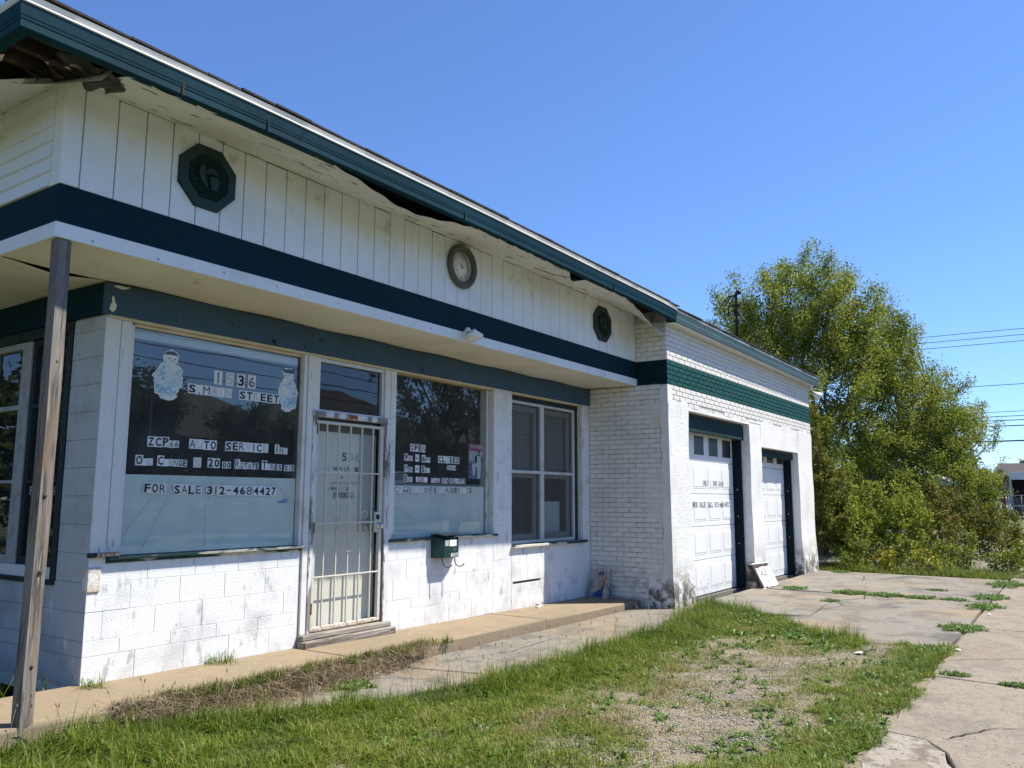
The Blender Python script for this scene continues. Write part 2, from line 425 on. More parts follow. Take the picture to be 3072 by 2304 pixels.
def frame(o, u, n):
    o, u, n = Vector(o), Vector(u), Vector(n)
    z = Vector((0, 0, 1))
    return lambda a, b, c=0.0: o + u * a + z * b + n * c
F_front = frame((0, 0, 0), (1, 0, 0), (0, -1, 0))               # u = x, v = z, n out to the street
F_can = frame((0, -.769, 0), (1, 0, 0), (0, -1, 0))
F_left = frame((0, 0, 0), (0, -1, 0), (-1, 0, 0))               # side wall x=0, u = -y
F_cleft = frame((-.772, 0, 0), (0, -1, 0), (-1, 0, 0))
F_ret = frame((7.254, 0, 0), (0, -1, 0), (-1, 0, 0))            # brick return, u = -y
F_gar = frame((0, -1.233, 0), (1, 0, 0), (0, -1, 0))

GLY = {}
def glyph(ch, bold=0.012):
    k = (ch, bold)
    if k not in GLY:
        cu = bpy.data.curves.new('glyph', 'FONT')
        cu.body = ch; cu.resolution_u = 3; cu.offset = bold; cu.fill_mode = 'FRONT'
        ob = bpy.data.objects.new('glyph', cu)
        COL.objects.link(ob)
        dg = bpy.context.evaluated_depsgraph_get()
        me = ob.evaluated_get(dg).to_mesh()
        vs = [(v.co.x, v.co.y) for v in me.vertices]; fs = [tuple(p.vertices) for p in me.polygons]
        ob.evaluated_get(dg).to_mesh_clear()
        bpy.data.objects.remove(ob); bpy.data.curves.remove(cu)
        if vs:
            x0 = min(v[0] for v in vs); x1 = max(v[0] for v in vs); y0 = min(v[1] for v in vs); y1 = max(v[1] for v in vs)
        else:
            x0 = x1 = y0 = y1 = 0
        GLY[k] = (vs, fs, x0, x1, y0, y1)
    return GLY[k]

def put_glyph(mb, F, ch, u0, u1, v0, v1, n, m, bold=0.012, keep=False):
    vs, fs, x0, x1, y0, y1 = glyph(ch, bold)
    if not vs: return
    sx = (u1 - u0) / max(x1 - x0, 1e-4)
    if ch in '1I-.:' : sx = min(sx, (v1 - v0) / .74 * .8)
    if ch == '-':
        mb.fbox(F, u0 + (u1 - u0) * .12, u1 - (u1 - u0) * .12, v0 + (v1 - v0) * .42, v0 + (v1 - v0) * .57, n - .0005, n, m); return
    if ch in '.:':
        sy = (v1 - v0) / .74; off = 0
        cx = (u0 + u1) / 2; h = (x1 - x0) / 2 * sx
        mb.add([F(cx - h + (x - x0) * sx, v0 + y * sy, n) for x, y in vs], fs, m); return
    cx = (u0 + u1) / 2; h = (x1 - x0) / 2 * sx
    sy = (v1 - v0) / max(y1 - y0, 1e-4)
    mb.add([F(cx - h + (x - x0) * sx, v0 + (y - y0) * sy, n) for x, y in vs], fs, m)

INK = {'k': M_ink, 'g': M_inkgrey, 'f': M_inkfade}
def stickers(parent, F, spec, u0, u1, v0, v1, n, card=True, name='letter_sticker'):
    """spec: list of (char, style k/g/f/b, size). One object per sticker."""
    tot = sum(.55 * s if c == ' ' else s * (.74 if c in '1I.' else 1) for c, st, s in spec)
    u = u0; k = (u1 - u0) / tot
    for c, st, s in spec:
        w = k * (.55 * s if c == ' ' else s * (.74 if c in '1I.' else 1))
        if c != ' ':
            mb = MB(); vt = v0 + (v1 - v0) * (1 if s > .95 else .70)
            dv = random.uniform(-.002, .002)
            if card:
                mb.fbox(F, u + .0006, u + w - .0006, v0 + dv, vt + dv, n, n + .0012, M_card)
            if st != 'b':
                mb_m = INK[st]
                mu, mv = w * .11, (vt - v0) * .09
                put_glyph(mb, F, c, u + mu, u + w - mu, v0 + mv + dv, vt - mv + dv, n + .0022, mb_m, (.032 if c not in 'MWNAVKR8' else .0) if st != 'f' else .010)
            if mb.f: mb.build(name, parent)
        u += w

def S(txt, styles=None, small=''):
    """text -> sticker spec; styles same length string; small: indices string of '0/1'"""
    styles = styles or 'k' * len(txt); small = small or '0' * len(txt)
    return [(c, s, .72 if q == '1' else 1.0) for c, s, q in zip(txt, styles, small)]

# ------------------------------------------------------------------ ground, pavements
def hsh(x, y, s=1.0):
    return math.sin(x * 1.7 * s + y * 2.3 * s) * .5 + math.sin(x * 3.1 * s - y * 1.3 * s + 1.7) * .3 + math.sin(x * 5.3 * s + y * 4.7 * s) * .2

mb = MB()
def gfun(u, v):
    x = -600 + 1400 * u; y = -600 + 1200 * v
    return (x, y, -.30)
mb.grid(gfun, 20, 20, M_far, False)
mb.build('ground', kind='structure', label='wide ground of rough grass and bare earth around the building', cat='ground')

mb = MB()
def sfun(u, v):
    x = -6 + 14.2 * u; y = -4.70 + 4.1 * v
    ye = float(np.interp(x, [-6, -.9, 0, .6, 1.2, 2, 3, 5, 6.5, 7.6, 8.3], [-.85, -.82, -.88, -1.12, -1.44, -1.76, -1.86, -1.86, -1.74, -1.50, -1.38]))
    xf = float(np.interp(y, [-4.7, -4.0, -3.5, -3.0, -2.5, -1.9, -1.25], [6.15, 6.0, 6.15, 6.7, 7.35, 7.75, 8.15]))
    dz = -.03 if (y > ye + .02 or x > xf + .05) else 0
    return (x, y, dz + -.158 + .016 * hsh(x, y, 1.3) + .008 * hsh(x, y, 5))
mb.grid(sfun, 160, 44, M_soil)
mb.build('lawn_soil', kind='structure', label='gravelly soil under the patchy grass in front of the shop', cat='soil')

def slab(name, parent, pts, z, th, m, ch=.012, wob=0.0, tilt=(0, 0)):
    """one pavement piece: outline pts, bevelled top edge"""
    mb = MB(); k = len(pts)
    cx = sum(p[0] for p in pts) / k; cy = sum(p[1] for p in pts) / k
    def zz(x, y): return z + (x - cx) * tilt[0] + (y - cy) * tilt[1]
    dn = []
    for x, y in pts:
        dx, dy = cx - x, cy - y; l = math.hypot(dx, dy)
        dn.append((x + dx / l * ch, y + dy / l * ch))
    vs = [(x, y, zz(x, y)) for x, y in dn] + [(x, y, zz(x, y) - ch) for x, y in pts] + [(x, y, zz(x, y) - th) for x, y in pts]
    fs = [tuple(range(k))]
    for a in (0, k):
        fs += [(a + (i + 1) % k, a + i, a + i + k, a + (i + 1) % k + k)[::-1] for i in range(k)]
    n = (Vector(vs[1]) - Vector(vs[0])).cross(Vector(vs[2]) - Vector(vs[0]))
    if n.z < 0: fs = [f[::-1] for f in fs]
    mb.add(vs, fs, m)
    return mb.build(name, parent)

def rag(p, q, n, amp):
    """ragged edge from p to q, without q"""
    out = []
    for i in range(n):
        t = i / n; a = amp * (random.random() - .5) * 2 * (0 if i == 0 else 1)
        dx, dy = q[0] - p[0], q[1] - p[1]; l = math.hypot(dx, dy)
        out.append((p[0] + dx * t - dy / l * a, p[1] + dy * t + dx / l * a))
    return out
def ragpoly(ps, step=.25, amp=.012):
    out = []
    for i, p in enumerate(ps):
        q = ps[(i + 1) % len(ps)]
        out += rag(p, q, max(1, int(math.hypot(q[0] - p[0], q[1] - p[1]) / step)), amp)
    return out

step_root = thing('front_step', (0, 0, 0), 'raised sandy concrete step along the foot of the shop front', 'step')
xs = [-2.6, -.9, 1.9, 4.83, 7.25]
for a, b in zip(xs[:-1], xs[1:]):
    slab('concrete_slab', step_root, ragpoly([(a + .004, -.775), (b - .004, -.775), (b - .004, .06), (a + .004, .06)], .6, .004),
         -.0095 * (a + b) / 2, .30, M_concrete, .018, tilt=(-.0095, 0))
slab('concrete_slab', step_root, [(-2.6, .07), (-.9, .07), (-.9, 5), (-2.6, 5)], -.02, .3, M_concrete)
mb = MB(); mb.box(-2.58, 7.24, -.75, .05, -.5, -.10, M_concgrey)
mb.build('footing', step_root)

drive = bpy.data.objects.new('driveway', None); link(drive); ORG[drive.name] = Vector((0, 0, 0))
tag(drive, 'cracked concrete driveway in front of the garage doors and step', 'driveway', kind='structure')
for ps in ([(.55, -.79), (2.3, -.79), (2.6, -2.0), (1.2, -1.75), (.75, -1.2)],
           [(2.32, -.79), (4.6, -.79), (4.45, -2.02), (2.62, -2.0)],
           [(4.62, -.79), (7.24, -.79), (7.24, -1.26), (7.6, -1.28), (7.6, -1.75), (4.47, -2.02)]):
    slab('pavement_slab', drive, ragpoly(ps, .3, .012), -.15 + random.uniform(-.006, .006), .2, M_concgrey)
for ps in ([(7.62, -1.27), (10.48, -1.27), (10.44, -2.9), (9.0, -2.75), (7.62, -2.9)],
           [(7.62, -2.915), (9.0, -2.765), (10.44, -2.915), (10.46, -4.62), (6.1, -4.62), (6.02, -3.6), (6.7, -2.98), (7.3, -2.6)],
           [(10.52, -1.27), (11.75, -1.27), (11.72, -4.62), (10.50, -4.62)],
           [(11.79, -1.27), (14.6, -1.27), (14.5, -4.62), (11.76, -4.62)]):
    slab('pavement_slab', drive, ragpoly(ps, .3, .014), -.155 + random.uniform(-.006, .006), .2, M_concgrey)

walk = bpy.data.objects.new('sidewalk', None); link(walk); ORG[walk.name] = Vector((0, 0, 0))
tag(walk, 'pale pitted concrete sidewalk at the right edge', 'sidewalk', kind='structure')
wx = [-5, -1.6, 1.25, 4.60, 7.75, 10.9, 14.4, 17.6, 20.8, 24, 27.5]
for i, (a, b) in enumerate(zip(wx[:-1], wx[1:])):
    sk = -.22
    ps = [(a + .012, -4.66), (b - .012, -4.66), (b - .012 + sk, -6.6), (a + .012 + sk, -6.6)]
    if i == 2:                                                    # near slab with a spalled bay in it
        ps = [(2.62, -4.67), (4.588, -4.66), (4.37, -6.6), (1.04, -6.6), (1.16, -5.6), (1.75, -5.45), (2.05, -5.13), (2.35, -5.05), (2.58, -4.9)]
    slab('pavement_slab', walk, ragpoly(ps, .18, .010), -.150 + random.uniform(-.004, .004), .2, M_walk, .008)
slab('broken_bed', walk, ragpoly([(1.2, -4.68), (2.63, -4.68), (2.60, -4.9), (2.36, -5.04), (2.06, -5.12), (1.76, -5.44), (1.1, -5.6)], .1, .02), -.1545, .2, M_spall)
for ps, z in (([(1.62, -4.86), (2.04, -4.80), (2.12, -4.96), (1.98, -5.06), (1.80, -5.12), (1.60, -5.06)], -.1535),
              ([(1.36, -5.00), (1.57, -4.98), (1.58, -5.08), (1.74, -5.16), (1.60, -5.32), (1.36, -5.26)], -.1545),
              ([(1.76, -4.72), (2.1, -4.70), (2.2, -4.78), (2.02, -4.79), (1.8, -4.80)], -.155)):
    slab('broken_piece', walk, ragpoly(ps, .05, .010), z, .06, M_walk, .002)
M_crackdark = mat('crack_dirt', (.045, .038, .028), .95)
def crack(parent, pts, w, z, seed):
    r = random.Random(seed); P = []
    for (a, b), (c, d) in zip(pts[:-1], pts[1:]):
        n = max(2, int(math.hypot(c - a, d - b) / .06))
        for k in range(n): P.append((a + (c - a) * k / n + r.uniform(-.014, .014), b + (d - b) * k / n + r.uniform(-.014, .014)))
    P.append(pts[-1]); mb = MB(); vs = []
    for k, (x, y) in enumerate(P):
        q = P[min(k + 1, len(P) - 1)]; p = P[max(k - 1, 0)]; dx, dy = q[0] - p[0], q[1] - p[1]; l = math.hypot(dx, dy) or 1
        h = w * r.uniform(.35, 1.0) * (1 if 0 < k < len(P) - 1 else .15)
        vs += [(x - dy / l * h, y + dx / l * h, z), (x + dy / l * h, y - dx / l * h, z)]
    mb.add(vs, [(2 * k, 2 * k + 1, 2 * k + 3, 2 * k + 2) for k in range(len(P) - 1)], M_crackdark); mb.build('crack', parent)
for k, (pts, w) in enumerate((([(8.2, -2.85), (8.9, -3.05), (9.35, -2.8), (9.9, -3.1), (10.4, -3.0)], .009), ([(9.35, -2.8), (9.5, -2.2), (10.0, -1.7)], .006), ([(11.9, -2.2), (12.8, -2.5), (13.6, -2.35), (14.4, -2.6)], .008), ([(12.8, -2.5), (12.9, -3.6), (12.5, -4.5)], .006),
        ([(1.6, -.85), (2.0, -1.1), (2.1, -1.45)], .008), ([(2.7, -1.0), (3.4, -1.25), (4.3, -1.2)], .006), ([(4.9, -1.1), (5.6, -1.3)], .005), ([(11.0, -2.0), (11.2, -3.0), (11.1, -4.4)], .005))):
    crack(drive, pts, w, -.1405, 40 + k)
for k, (pts, w) in enumerate((([(5.4, -4.7), (5.9, -5.3), (5.7, -6.0), (6.0, -6.6)], .006), ([(8.6, -4.7), (9.2, -5.6), (9.0, -6.5)], .006), ([(2.6, -5.0), (3.1, -5.25), (3.3, -5.9)], .007), ([(11.5, -5.0), (12.6, -5.2), (13.8, -5.0)], .006))):
    crack(walk, pts, w, -.1445, 60 + k)
road = MB(); road.box(-150, 300, -15.5, -8.5, -.5, -.22, M_asphalt)
road.build('road', kind='structure', label='asphalt street behind the viewer', cat='road')
lot = bpy.data.objects.new('far_lot', None); link(lot); ORG[lot.name] = Vector((0, 0, 0))
tag(lot, 'broken concrete lot with weeds beyond the trees on the right', 'parking lot', kind='structure')
for i, (a, b) in enumerate(((16.5, 20), (20.3, 23.2), (23.6, 26.8), (27.3, 30.6), (31.2, 36.5), (37.3, 47))):
    slab('pavement_slab', lot, ragpoly([(a, -4.5), (b, -4.5), (b + .3, 2.5), (a + .2, 2.5)], .8, .12), -.17, .12, M_concgrey)
mb = MB(); mb.box(47.2, 70, -30, 14, -.5, -.19, M_lawn)
mb.build('far_lawn', kind='structure', label='strip of mown grass before the far chain link fence', cat='lawn')

# ------------------------------------------------------------------ the shop building
B = thing('repair_shop', (0, 0, 0), 'low white block and brick auto shop with dark teal bands and two garage bays', 'building')
# --- concrete block walls
front = MB()
for x0, x1, z0, z1 in ((0.01, 1.925, -.12, .85), (3.045, 4.9, -.12, .845), (4.89, 5.27, -.12, 2.63), (5.26, 7.06, -.12, .685), (7.055, 7.26, -.12, 2.63),
                       (.012, .115, .84, 2.63)):
    front.box(x0, x1, .0035, .20, z0, z1, M_mortar)
front.box(1.94, 3.03, .02, .2, -.1, .0, M_mortar)
front.box(0.02, 7.25, .012, .2, 2.6245, 3.9, M_corewhite)
front_wall = front.build('front_wall', B)
BLK = {}
def blockmesh(w, h, m, d=.06, ch=.0022):
    k = (round(w, 3), round(h, 3), m.name)
    if k not in BLK:
        mb = MB(); vs, fs = cbox(w, d, h, ch); mb.add(vs, fs, m); BLK[k] = mb.mesh('concrete_block')
    return BLK[k]
def lay_blocks(parent, F, u0, u1, v0, heights, off, m, L=.4064, gap=.0010, turn=False):
    v = v0
    for ci, h in enumerate(heights):
        o = off[ci % len(off)]
        cuts = [u0] + [c for c in (u0 + o + L * k for k in range(-3, 20)) if u0 + .07 < c < u1 - .07] + [u1]
        for a, b in zip(cuts[:-1], cuts[1:]):
            ob = bpy.data.objects.new('concrete_block', blockmesh(b - a - 2 * gap, h - 2 * gap, m))
            ob.location = F((a + b) / 2, v + h / 2, -.030 + random.uniform(-.0008, .0014))
            if turn: ob.rotation_euler = (0, 0, -math.pi / 2)
            link(ob, parent)
        v += h
lay_blocks(front_wall, F_front, .0, 1.905, -.02, (.205, .105, .198, .20, .178), (.393, .27, .13, .33, .05), M_block)
lay_blocks(front_wall, F_front, 3.05, 4.886, -.045, (.205, .105, .198, .20, .195), (.2, .38, .1, .3, .15), M_block)
lay_blocks(front_wall, F_front, 4.886, 5.274, -.055, (.205, .205) + (.2032,) * 11, (.0, .2), M_block)
lay_blocks(front_wall, F_front, 5.274, 7.05, -.07, (.215, .105, .02, .225, .205), (.39, .2, .0, .36, .16), M_block)
lay_blocks(front_wall, F_front, 7.05, 7.25, -.07, (.205,) * 2 + (.2032,) * 11, (.5,), M_block)
# chipped corner block and gap under it
mb = MB(); mb.fbox(F_front, -.012, .10, .62, .80, -.05, .012, mat('bare_chipped_block', (.55, .47, .38), .9, [(12, (.68, .66, .62), .45, .6), (30, (.3, .26, .22), .6, .68)], (40, .006)), .012)
mb.build('corner_block', front_wall, 'chipped bare block standing proud at the corner below the sill')
mb = MB(); mb.fbox(F_front, 5.30, 5.92, .253, .282, -.03, .0025, M_black, .004)
mb.build('crack', front_wall)

side = MB()
side.box(.010, .20, .21, .43, -.12, 2.63, M_mortar)
side.box(.010, .20, .43, 2.5, -.12, .68, M_mortar)
side.box(.010, .20, 2.5, 8.0, -.12, 2.63, M_mortar)
side.box(.012, .2, .21, 8, 2.6245, 3.9, M_corewhite)
side_wall = side.build('side_wall', B)
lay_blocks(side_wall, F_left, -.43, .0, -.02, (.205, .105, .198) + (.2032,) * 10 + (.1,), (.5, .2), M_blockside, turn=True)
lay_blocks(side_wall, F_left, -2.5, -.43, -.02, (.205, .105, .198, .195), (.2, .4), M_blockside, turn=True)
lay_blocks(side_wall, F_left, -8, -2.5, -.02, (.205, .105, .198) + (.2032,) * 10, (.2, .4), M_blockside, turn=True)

# --- shell: back, floor, partition, ceilings
mb = MB()
mb.box(0, 14.6, 8.0, 8.2, -.2, 3.9, M_corewhite)
mb.box(14.4, 14.62, -1.2, 8, -.2, 3.68, M_stucco)
mb.box(7.27, 7.42, .21, 8, -.2, 3.9, M_corewhite)
mb.box(.2, 7.26, .21, 8, -.12, -.02, M_corewhite)
mb.box(7.43, 14.4, -1.0, 8, -.3, -.18, M_corewhite)
mb.box(.21, 14.4, .21, 7.99, 3.55, 3.60, M_corewhite)
mb.build('inner_shell', B)

# --- header beams
mb = MB(); mb.box(-.03, 7.243, -.03, .008, 2.627, 2.862, M_header, .004)
hb = mb.build('header_beam', B)
mb = MB(); mb.box(-.031, .008, .009, 8, 2.627, 2.862, M_band, .004); mb.build('header_beam', B, 'darker side header above the corner window')
mb = MB()
mb.poly(F_front, [(.02, 2.835), (.05, 2.848), (.12, 2.846), (.155, 2.853), (.13, 2.835), (.085, 2.822), (.06, 2.828)], .031, .0335, M_soffit)
mb.poly(F_front, [(.0, 2.66), (.02, 2.72), (.015, 2.75), (.03, 2.765), (.04, 2.72), (.055, 2.70), (.05, 2.665), (.03, 2.64)], .031, .0335, M_soffit)
mb.build('peeled_paint', hb)

# --- canopy box: soffit, bands, siding
can = MB()
can.box(-.75, 7.25, -.745, -.06, 3.86, 3.90, M_rot); can.box(-.75, -.06, -.06, 8, 3.86, 3.90, M_rot)
can.box(-.745, 7.25, -.742, -.70, 2.9, 3.86, M_rot); can.box(-.742, -.70, -.70, 8, 2.9, 3.86, M_rot)
canopy = can.build('canopy', B)
def under(u, v):                                                  # sagging lower soffit, front run
    x = -.765 + 8.01 * u; y = -.765 + .76 * v
    z = 2.872 + .010 * math.sin(x * 2.1) * math.sin(v * 3.1) + .006 * math.sin(x * 5.3 + y * 4)
    z -= .035 * math.exp(-((x - .1) / .5) ** 2) * math.sin(math.pi * v)
    return (x, y, z)
mb = MB(); mb.grid(under, 120, 12, M_soffit); mb.build('soffit_panel', canopy)
def under2(u, v):                                                 # side run, its edge has dropped open
    x = -.765 + .76 * u; y = -.02 + 8 * v
    z = 2.868 + .010 * math.sin(y * 2.3) + .004 * math.sin(x * 6)
    z -= .030 * math.exp(-(v * 8 / .4) ** 2) * math.exp(-((x + .40) / .22) ** 2)
    return (x, y, z)
mb = MB(); mb.grid(under2, 12, 80, M_soffit); mb.build('soffit_panel', canopy, 'drooping soffit sheet left of the corner')
mb = MB()
mb.box(-.783, 7.25, -.782, -.755, 2.862, 2.959, M_white, .003)
mb.build('white_fascia', canopy)
for x in (-.55, -.1, .42, .9, 1.55, 2.2, 2.75, 3.9, 4.6, 5.4, 6.3):
    mb = MB(); mb.lathe([(.0065, 0), (.005, .003), (.0005, .004)], (x, -.782, 2.90 + random.uniform(-.02, .025)), (0, -1, 0), M_rust, 8); mb.build('nail_head', canopy)
mb = MB(); mb.box(-.784, -.757, -.7815, 8, 2.8615, 2.9585, M_white, .003); mb.build('white_fascia', canopy)
mb = MB(); mb.box(-.772, 7.252, -.771, -.745, 2.9595, 3.206, M_band, .003); mb.build('painted_band', canopy)
mb = MB(); mb.box(-.7735, -.746, -.7705, 8, 2.9595, 3.2055, M_band, .003); mb.build('painted_band', canopy)
edges = [-.655] + [round(-.632 + .2 * k, 3) for k in range(1, 40)]
edges = [e for e in edges if e < 7.2] + [7.235]
for a, b in zip(edges[:-1], edges[1:]):
    mb = MB(); t = 3.886 + random.uniform(-.006, .004)
    g = .004
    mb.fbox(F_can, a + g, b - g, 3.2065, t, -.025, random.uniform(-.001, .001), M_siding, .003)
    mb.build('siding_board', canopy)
mb = MB(); mb.fbox(F_can, -.775, -.66, 3.207, 3.90, -.02, .006, M_white, .004); mb.fbox(F_cleft, .655, .766, 3.207, 3.90, -.02, .006, M_white, .004)
mb.build('corner_trim', canopy)
for k in range(7):                                                # clapboards on the side
    z0 = 3.207 + k * .1
    mb = MB()
    vs = [(-.792, .0, 0), (-.772, .0, .104), (-.765, 0, .104), (-.765, 0, 0)]
    vv = [(x, -.652, z0 + z) for x, y, z in vs] + [(x, 8.0, z0 + z) for x, y, z in vs]
    mb.add(vv, [(0, 1, 2, 3), (7, 6, 5, 4), (0, 4, 5, 1), (1, 5, 6, 2), (2, 6, 7, 3), (3, 7, 4, 0)], M_siding)
    mb.build('clapboard', canopy)

# --- eave: soffit, gutter, drip edge, roof
def zoff(x):
    return np.interp(x, [-1.4, .24, 2.8, 6.9, 7.3, 14.8], [-.002, .036, .044, .006, -.02, -.066]).item()
def sweep(prof, path, m, mb, smooth=False):
    """profile (out, z) swept along plan path [(x,y)], outward = right of travel"""
    n = len(prof); vs = []
    P = [Vector((p[0], p[1], 0)) for p in path]
    for i, p in enumerate(P):
        d1 = (P[i] - P[i - 1]).normalized() if i else (P[1] - P[0]).normalized()
        d2 = (P[i + 1] - P[i]).normalized() if i < len(P) - 1 else d1
        n1 = Vector((d1.y, -d1.x, 0)); n2 = Vector((d2.y, -d2.x, 0))
        o = (n1 + n2); o = o / max(o.length, 1e-5); o = o / max(o.dot(n1), .3)
        for a, z in prof:
            q = p + o * a
            vs.append((q.x, q.y, z + zoff(p.x)))
    fs = [(i * n + k, (i + 1) * n + k, (i + 1) * n + k + 1, i * n + k + 1) for i in range(len(P) - 1) for k in range(n - 1)]
    mb.add(vs, fs, m, smooth)
path = [(-1.345, 8.2), (-1.345, 4), (-1.345, 1), (-1.345, -1.41)] + [(-1.345 + .35 * k, -1.41) for k in range(1, 25)] + [(7.24, -1.41)]
eave = MB()
eave.box(-1.2, 14.6, -1.33, 8.2, 3.905, 3.93, M_rot)
roof = eave.build('roof', B)
mb = MB()
sweep([(-.075, 3.738), (-.040, 3.733), (-.012, 3.735), (-.005, 3.742), (-.004, 3.778), (-.0075, 3.781), (-.002, 3.785), (.0, 3.800), (-.003, 3.803), (.001, 3.806),
       (.006, 3.852), (.009, 3.872), (-.02, 3.874)], path, M_gutter, mb)
mb.build('gutter', roof)
mb = MB()
sweep([(.008, 3.8735), (.016, 3.879), (.012, 3.887), (-.008, 3.890), (-.012, 3.893), (.008, 3.926), (-.04, 3.930)], path, M_drip, mb)
mb.build('drip_edge', roof)
for k, (x, w) in enumerate(((-.40, .018), (.25, .012), (2.45, .014), (5.35, .012))):      # gutter joints and a torn strap
    mb = MB(); mb.box(x, x + w, -1.4125 - .003 * (k > 0), -1.40, 3.73 + zoff(x), 3.874 + zoff(x), M_gutter if k else M_rot, .002); mb.build('gutter_joint', roof)
mb = MB()
def rfun(side):
    pass
e0, e1, zr = 3.918, 5.0, 5.0
rv = [(-1.31, -1.375, e0), (14.76, -1.375, e0 - .075), (14.76, 8.6, e0 - .075), (-1.31, 8.6, e0), (3.7, 3.6, zr), (10, 3.6, zr)]
rv2 = [(x, y, z + .028) for x, y, z in rv]
mb.add(rv + rv2, [(0, 1, 5, 4), (1, 2, 5), (2, 3, 4, 5), (3, 0, 4), (6, 7, 11, 10), (7, 8, 11), (8, 9, 10, 11), (9, 6, 10)] +
       [(a, b, b + 6, a + 6) for a, b in ((0, 1), (1, 2), (2, 3), (3, 0))], M_shingle)
mb.build('roof_deck', roof)
x = -1.36
while x < 14.7:                                                    # ragged shingle tabs along the eave
    w = random.uniform(.22, .33); mb = MB(); zz = 3.943 + zoff(x + w / 2) - (.022 if x > 7.2 else 0); yo = -1.428 + random.uniform(-.010, .010)
    mb.add([(x, yo, zz - .008), (x + w - .006, yo, zz - .008), (x + w - .006, yo + .32, zz + .055), (x, yo + .32, zz + .055),
            (x, yo, zz + .006), (x + w - .006, yo, zz + .006), (x + w - .006, yo + .32, zz + .069), (x, yo + .32, zz + .069)],
           [(0, 3, 2, 1), (4, 5, 6, 7), (0, 1, 5, 4), (1, 2, 6, 5), (2, 3, 7, 6), (3, 0, 4, 7)], M_shingle)
    mb.build('shingle', roof); x += w
mb = MB()
gp = [(7.2, -1.41), (9, -1.41), (11, -1.41), (13, -1.41), (14.75, -1.41), (14.75, 8.2)]
sweep([(-.025, 3.722), (0, 3.722), (.003, 3.79), (-.003, 3.80), (.004, 3.86), (-.02, 3.866)], gp, M_fasciaold, mb); mb.build('fascia_board', roof, 'faded teal fascia board over the garage')
mb = MB(); sweep([(.004, 3.867), (.006, 3.873), (-.012, 3.878), (-.010, 3.908), (-.04, 3.912)], gp, M_drip, mb); mb.build('drip_edge', roof)
def gsof(u, v):
    x = 7.27 + 7.4 * u
    return (x, -1.402 + .19 * v, 3.728 + zoff(x) + .012 * v)
mb = MB(); mb.grid(gsof, 30, 2, M_siding); mb.build('soffit_panel', roof)
def esof(u, v):                                                   # sagging upper soffit
    x = -.72 + 7.95 * u
    y = -.765 - .60 * v
    z = 3.888 - v * .148 + v * zoff(x) * .9 + .008 * math.sin(x * 3) * v
    sag = .085 * math.exp(-((x - 1.85) / .62) ** 2) + .05 * math.exp(-((x - 4.62) / .16) ** 2)
    sag += .23 * max(0, min(1, (x - 5.75) / 1.1)) ** 1.3
    z -= sag * v ** 1.6
    y += (.10 * math.exp(-((x - 4.62) / .16) ** 2) + .05 * math.exp(-((x - 1.85) / .6) ** 2) + .12 * max(0, (x - 5.8) / 1.4)) * v
    z += .007 * math.sin(x * 9) * v * (1 - v) + .006 * math.sin(x * 21 + 2) * v ** 3
    return (x, y, z)
mb = MB(); mb.grid(esof, 190, 14, M_soffit2); mb.build('soffit_panel', roof, 'sagging stained eave soffit with gaps along the gutter')
# torn corner soffit
def frnd(a): return random.uniform(-a, a)
mb = MB()
hole = [(-1.18, -.70), (-1.14, -.80), (-1.08, -.88), (-1.04, -.80), (-1.0, -.86), (-.96, -.95), (-.90, -1.06), (-.82, -1.28)]
vs = []; n = len(hole)
inner = [(-.775, .9), (-.775, .1), (-.775, -.3), (-.775, -.60), (-.775, -.768), (-.765, -.768), (-.74, -.80), (-.72, -1.36)]
outer = [(-1.30, .9), (-1.30, .2), (-1.24, -.35)] + hole[0:1] + hole[2:4] + hole[5:6] + hole[7:]
for t in range(5):
    for (ax, ay), (bx, by) in zip(inner, outer):
        f = t / 4
        x = ax + (bx - ax) * f; y = ay + (by - ay) * f
        vs.append((x + (frnd(.02) if t == 4 else 0), y + (frnd(.02) if t == 4 else 0), 3.885 - .13 * f - (.05 if 0 < t else 0) * f + .012 * math.sin(7 * y + 5 * x)))
k = len(inner)
mb.add(vs, [(j * k + i, j * k + i + 1, (j + 1) * k + i + 1, (j + 1) * k + i) for j in range(4) for i in range(k - 1)], M_soffit2, True)
mb.build('soffit_panel', roof, 'torn soffit sheet hanging at the rotten eave corner')
def esof2(u, v):
    x = -.775 - .52 * v; y = .9 + 7 * u
    return (x, y, 3.885 - .15 * v)
mb = MB(); mb.grid(esof2, 20, 4, M_soffit2); mb.build('soffit_panel', roof)
for i in range(3):                                                # exposed rafter ends and rags in the hole
    mb = MB(); y = -1.26 + i * .19
    mb.box(-1.29, -.86, y, y + .05, 3.80, 3.90, M_rot, .004); mb.build('rafter_end', roof)
for i in range(9):
    mb = MB(); x = -1.28 + random.random() * .4; y = -1.3 + random.random() * .5
    pts = [(x + frnd(.09), y + frnd(.09), 3.79 + frnd(.03)) for _ in range(5)]
    mb.add(pts, [(0, 1, 2), (0, 2, 3), (0, 3, 4)], M_rot if i % 4 else M_soffit2); mb.build('torn_scrap', roof)
mb = MB(); mb.grid(lambda u, v: (-1.02 + .46 * u + .03 * math.sin(9 * v + 4 * u), -1.0 - .33 * v + .12 * u + .035 * math.sin(13 * u) * (1 - v), 3.815 - .035 * math.sin(math.pi * u) - .03 * v + .03 * u + .012 * math.sin(17 * u + 5 * v)), 16, 8, mat('grey_felt', (.085, .078, .07), .9, [(10, (.03, .027, .024), .42, .56), (6, (.30, .28, .24), .62, .68)], (20, .01)))
mb.build('torn_felt', roof)
mb = MB(); mb.tube([(4.16, -1.05, 3.80), (4.3, -1.2, 3.735), (4.46, -1.27, 3.73), (4.60, -1.33, 3.745)], .004, M_black, 5); mb.build('loose_cable', roof)

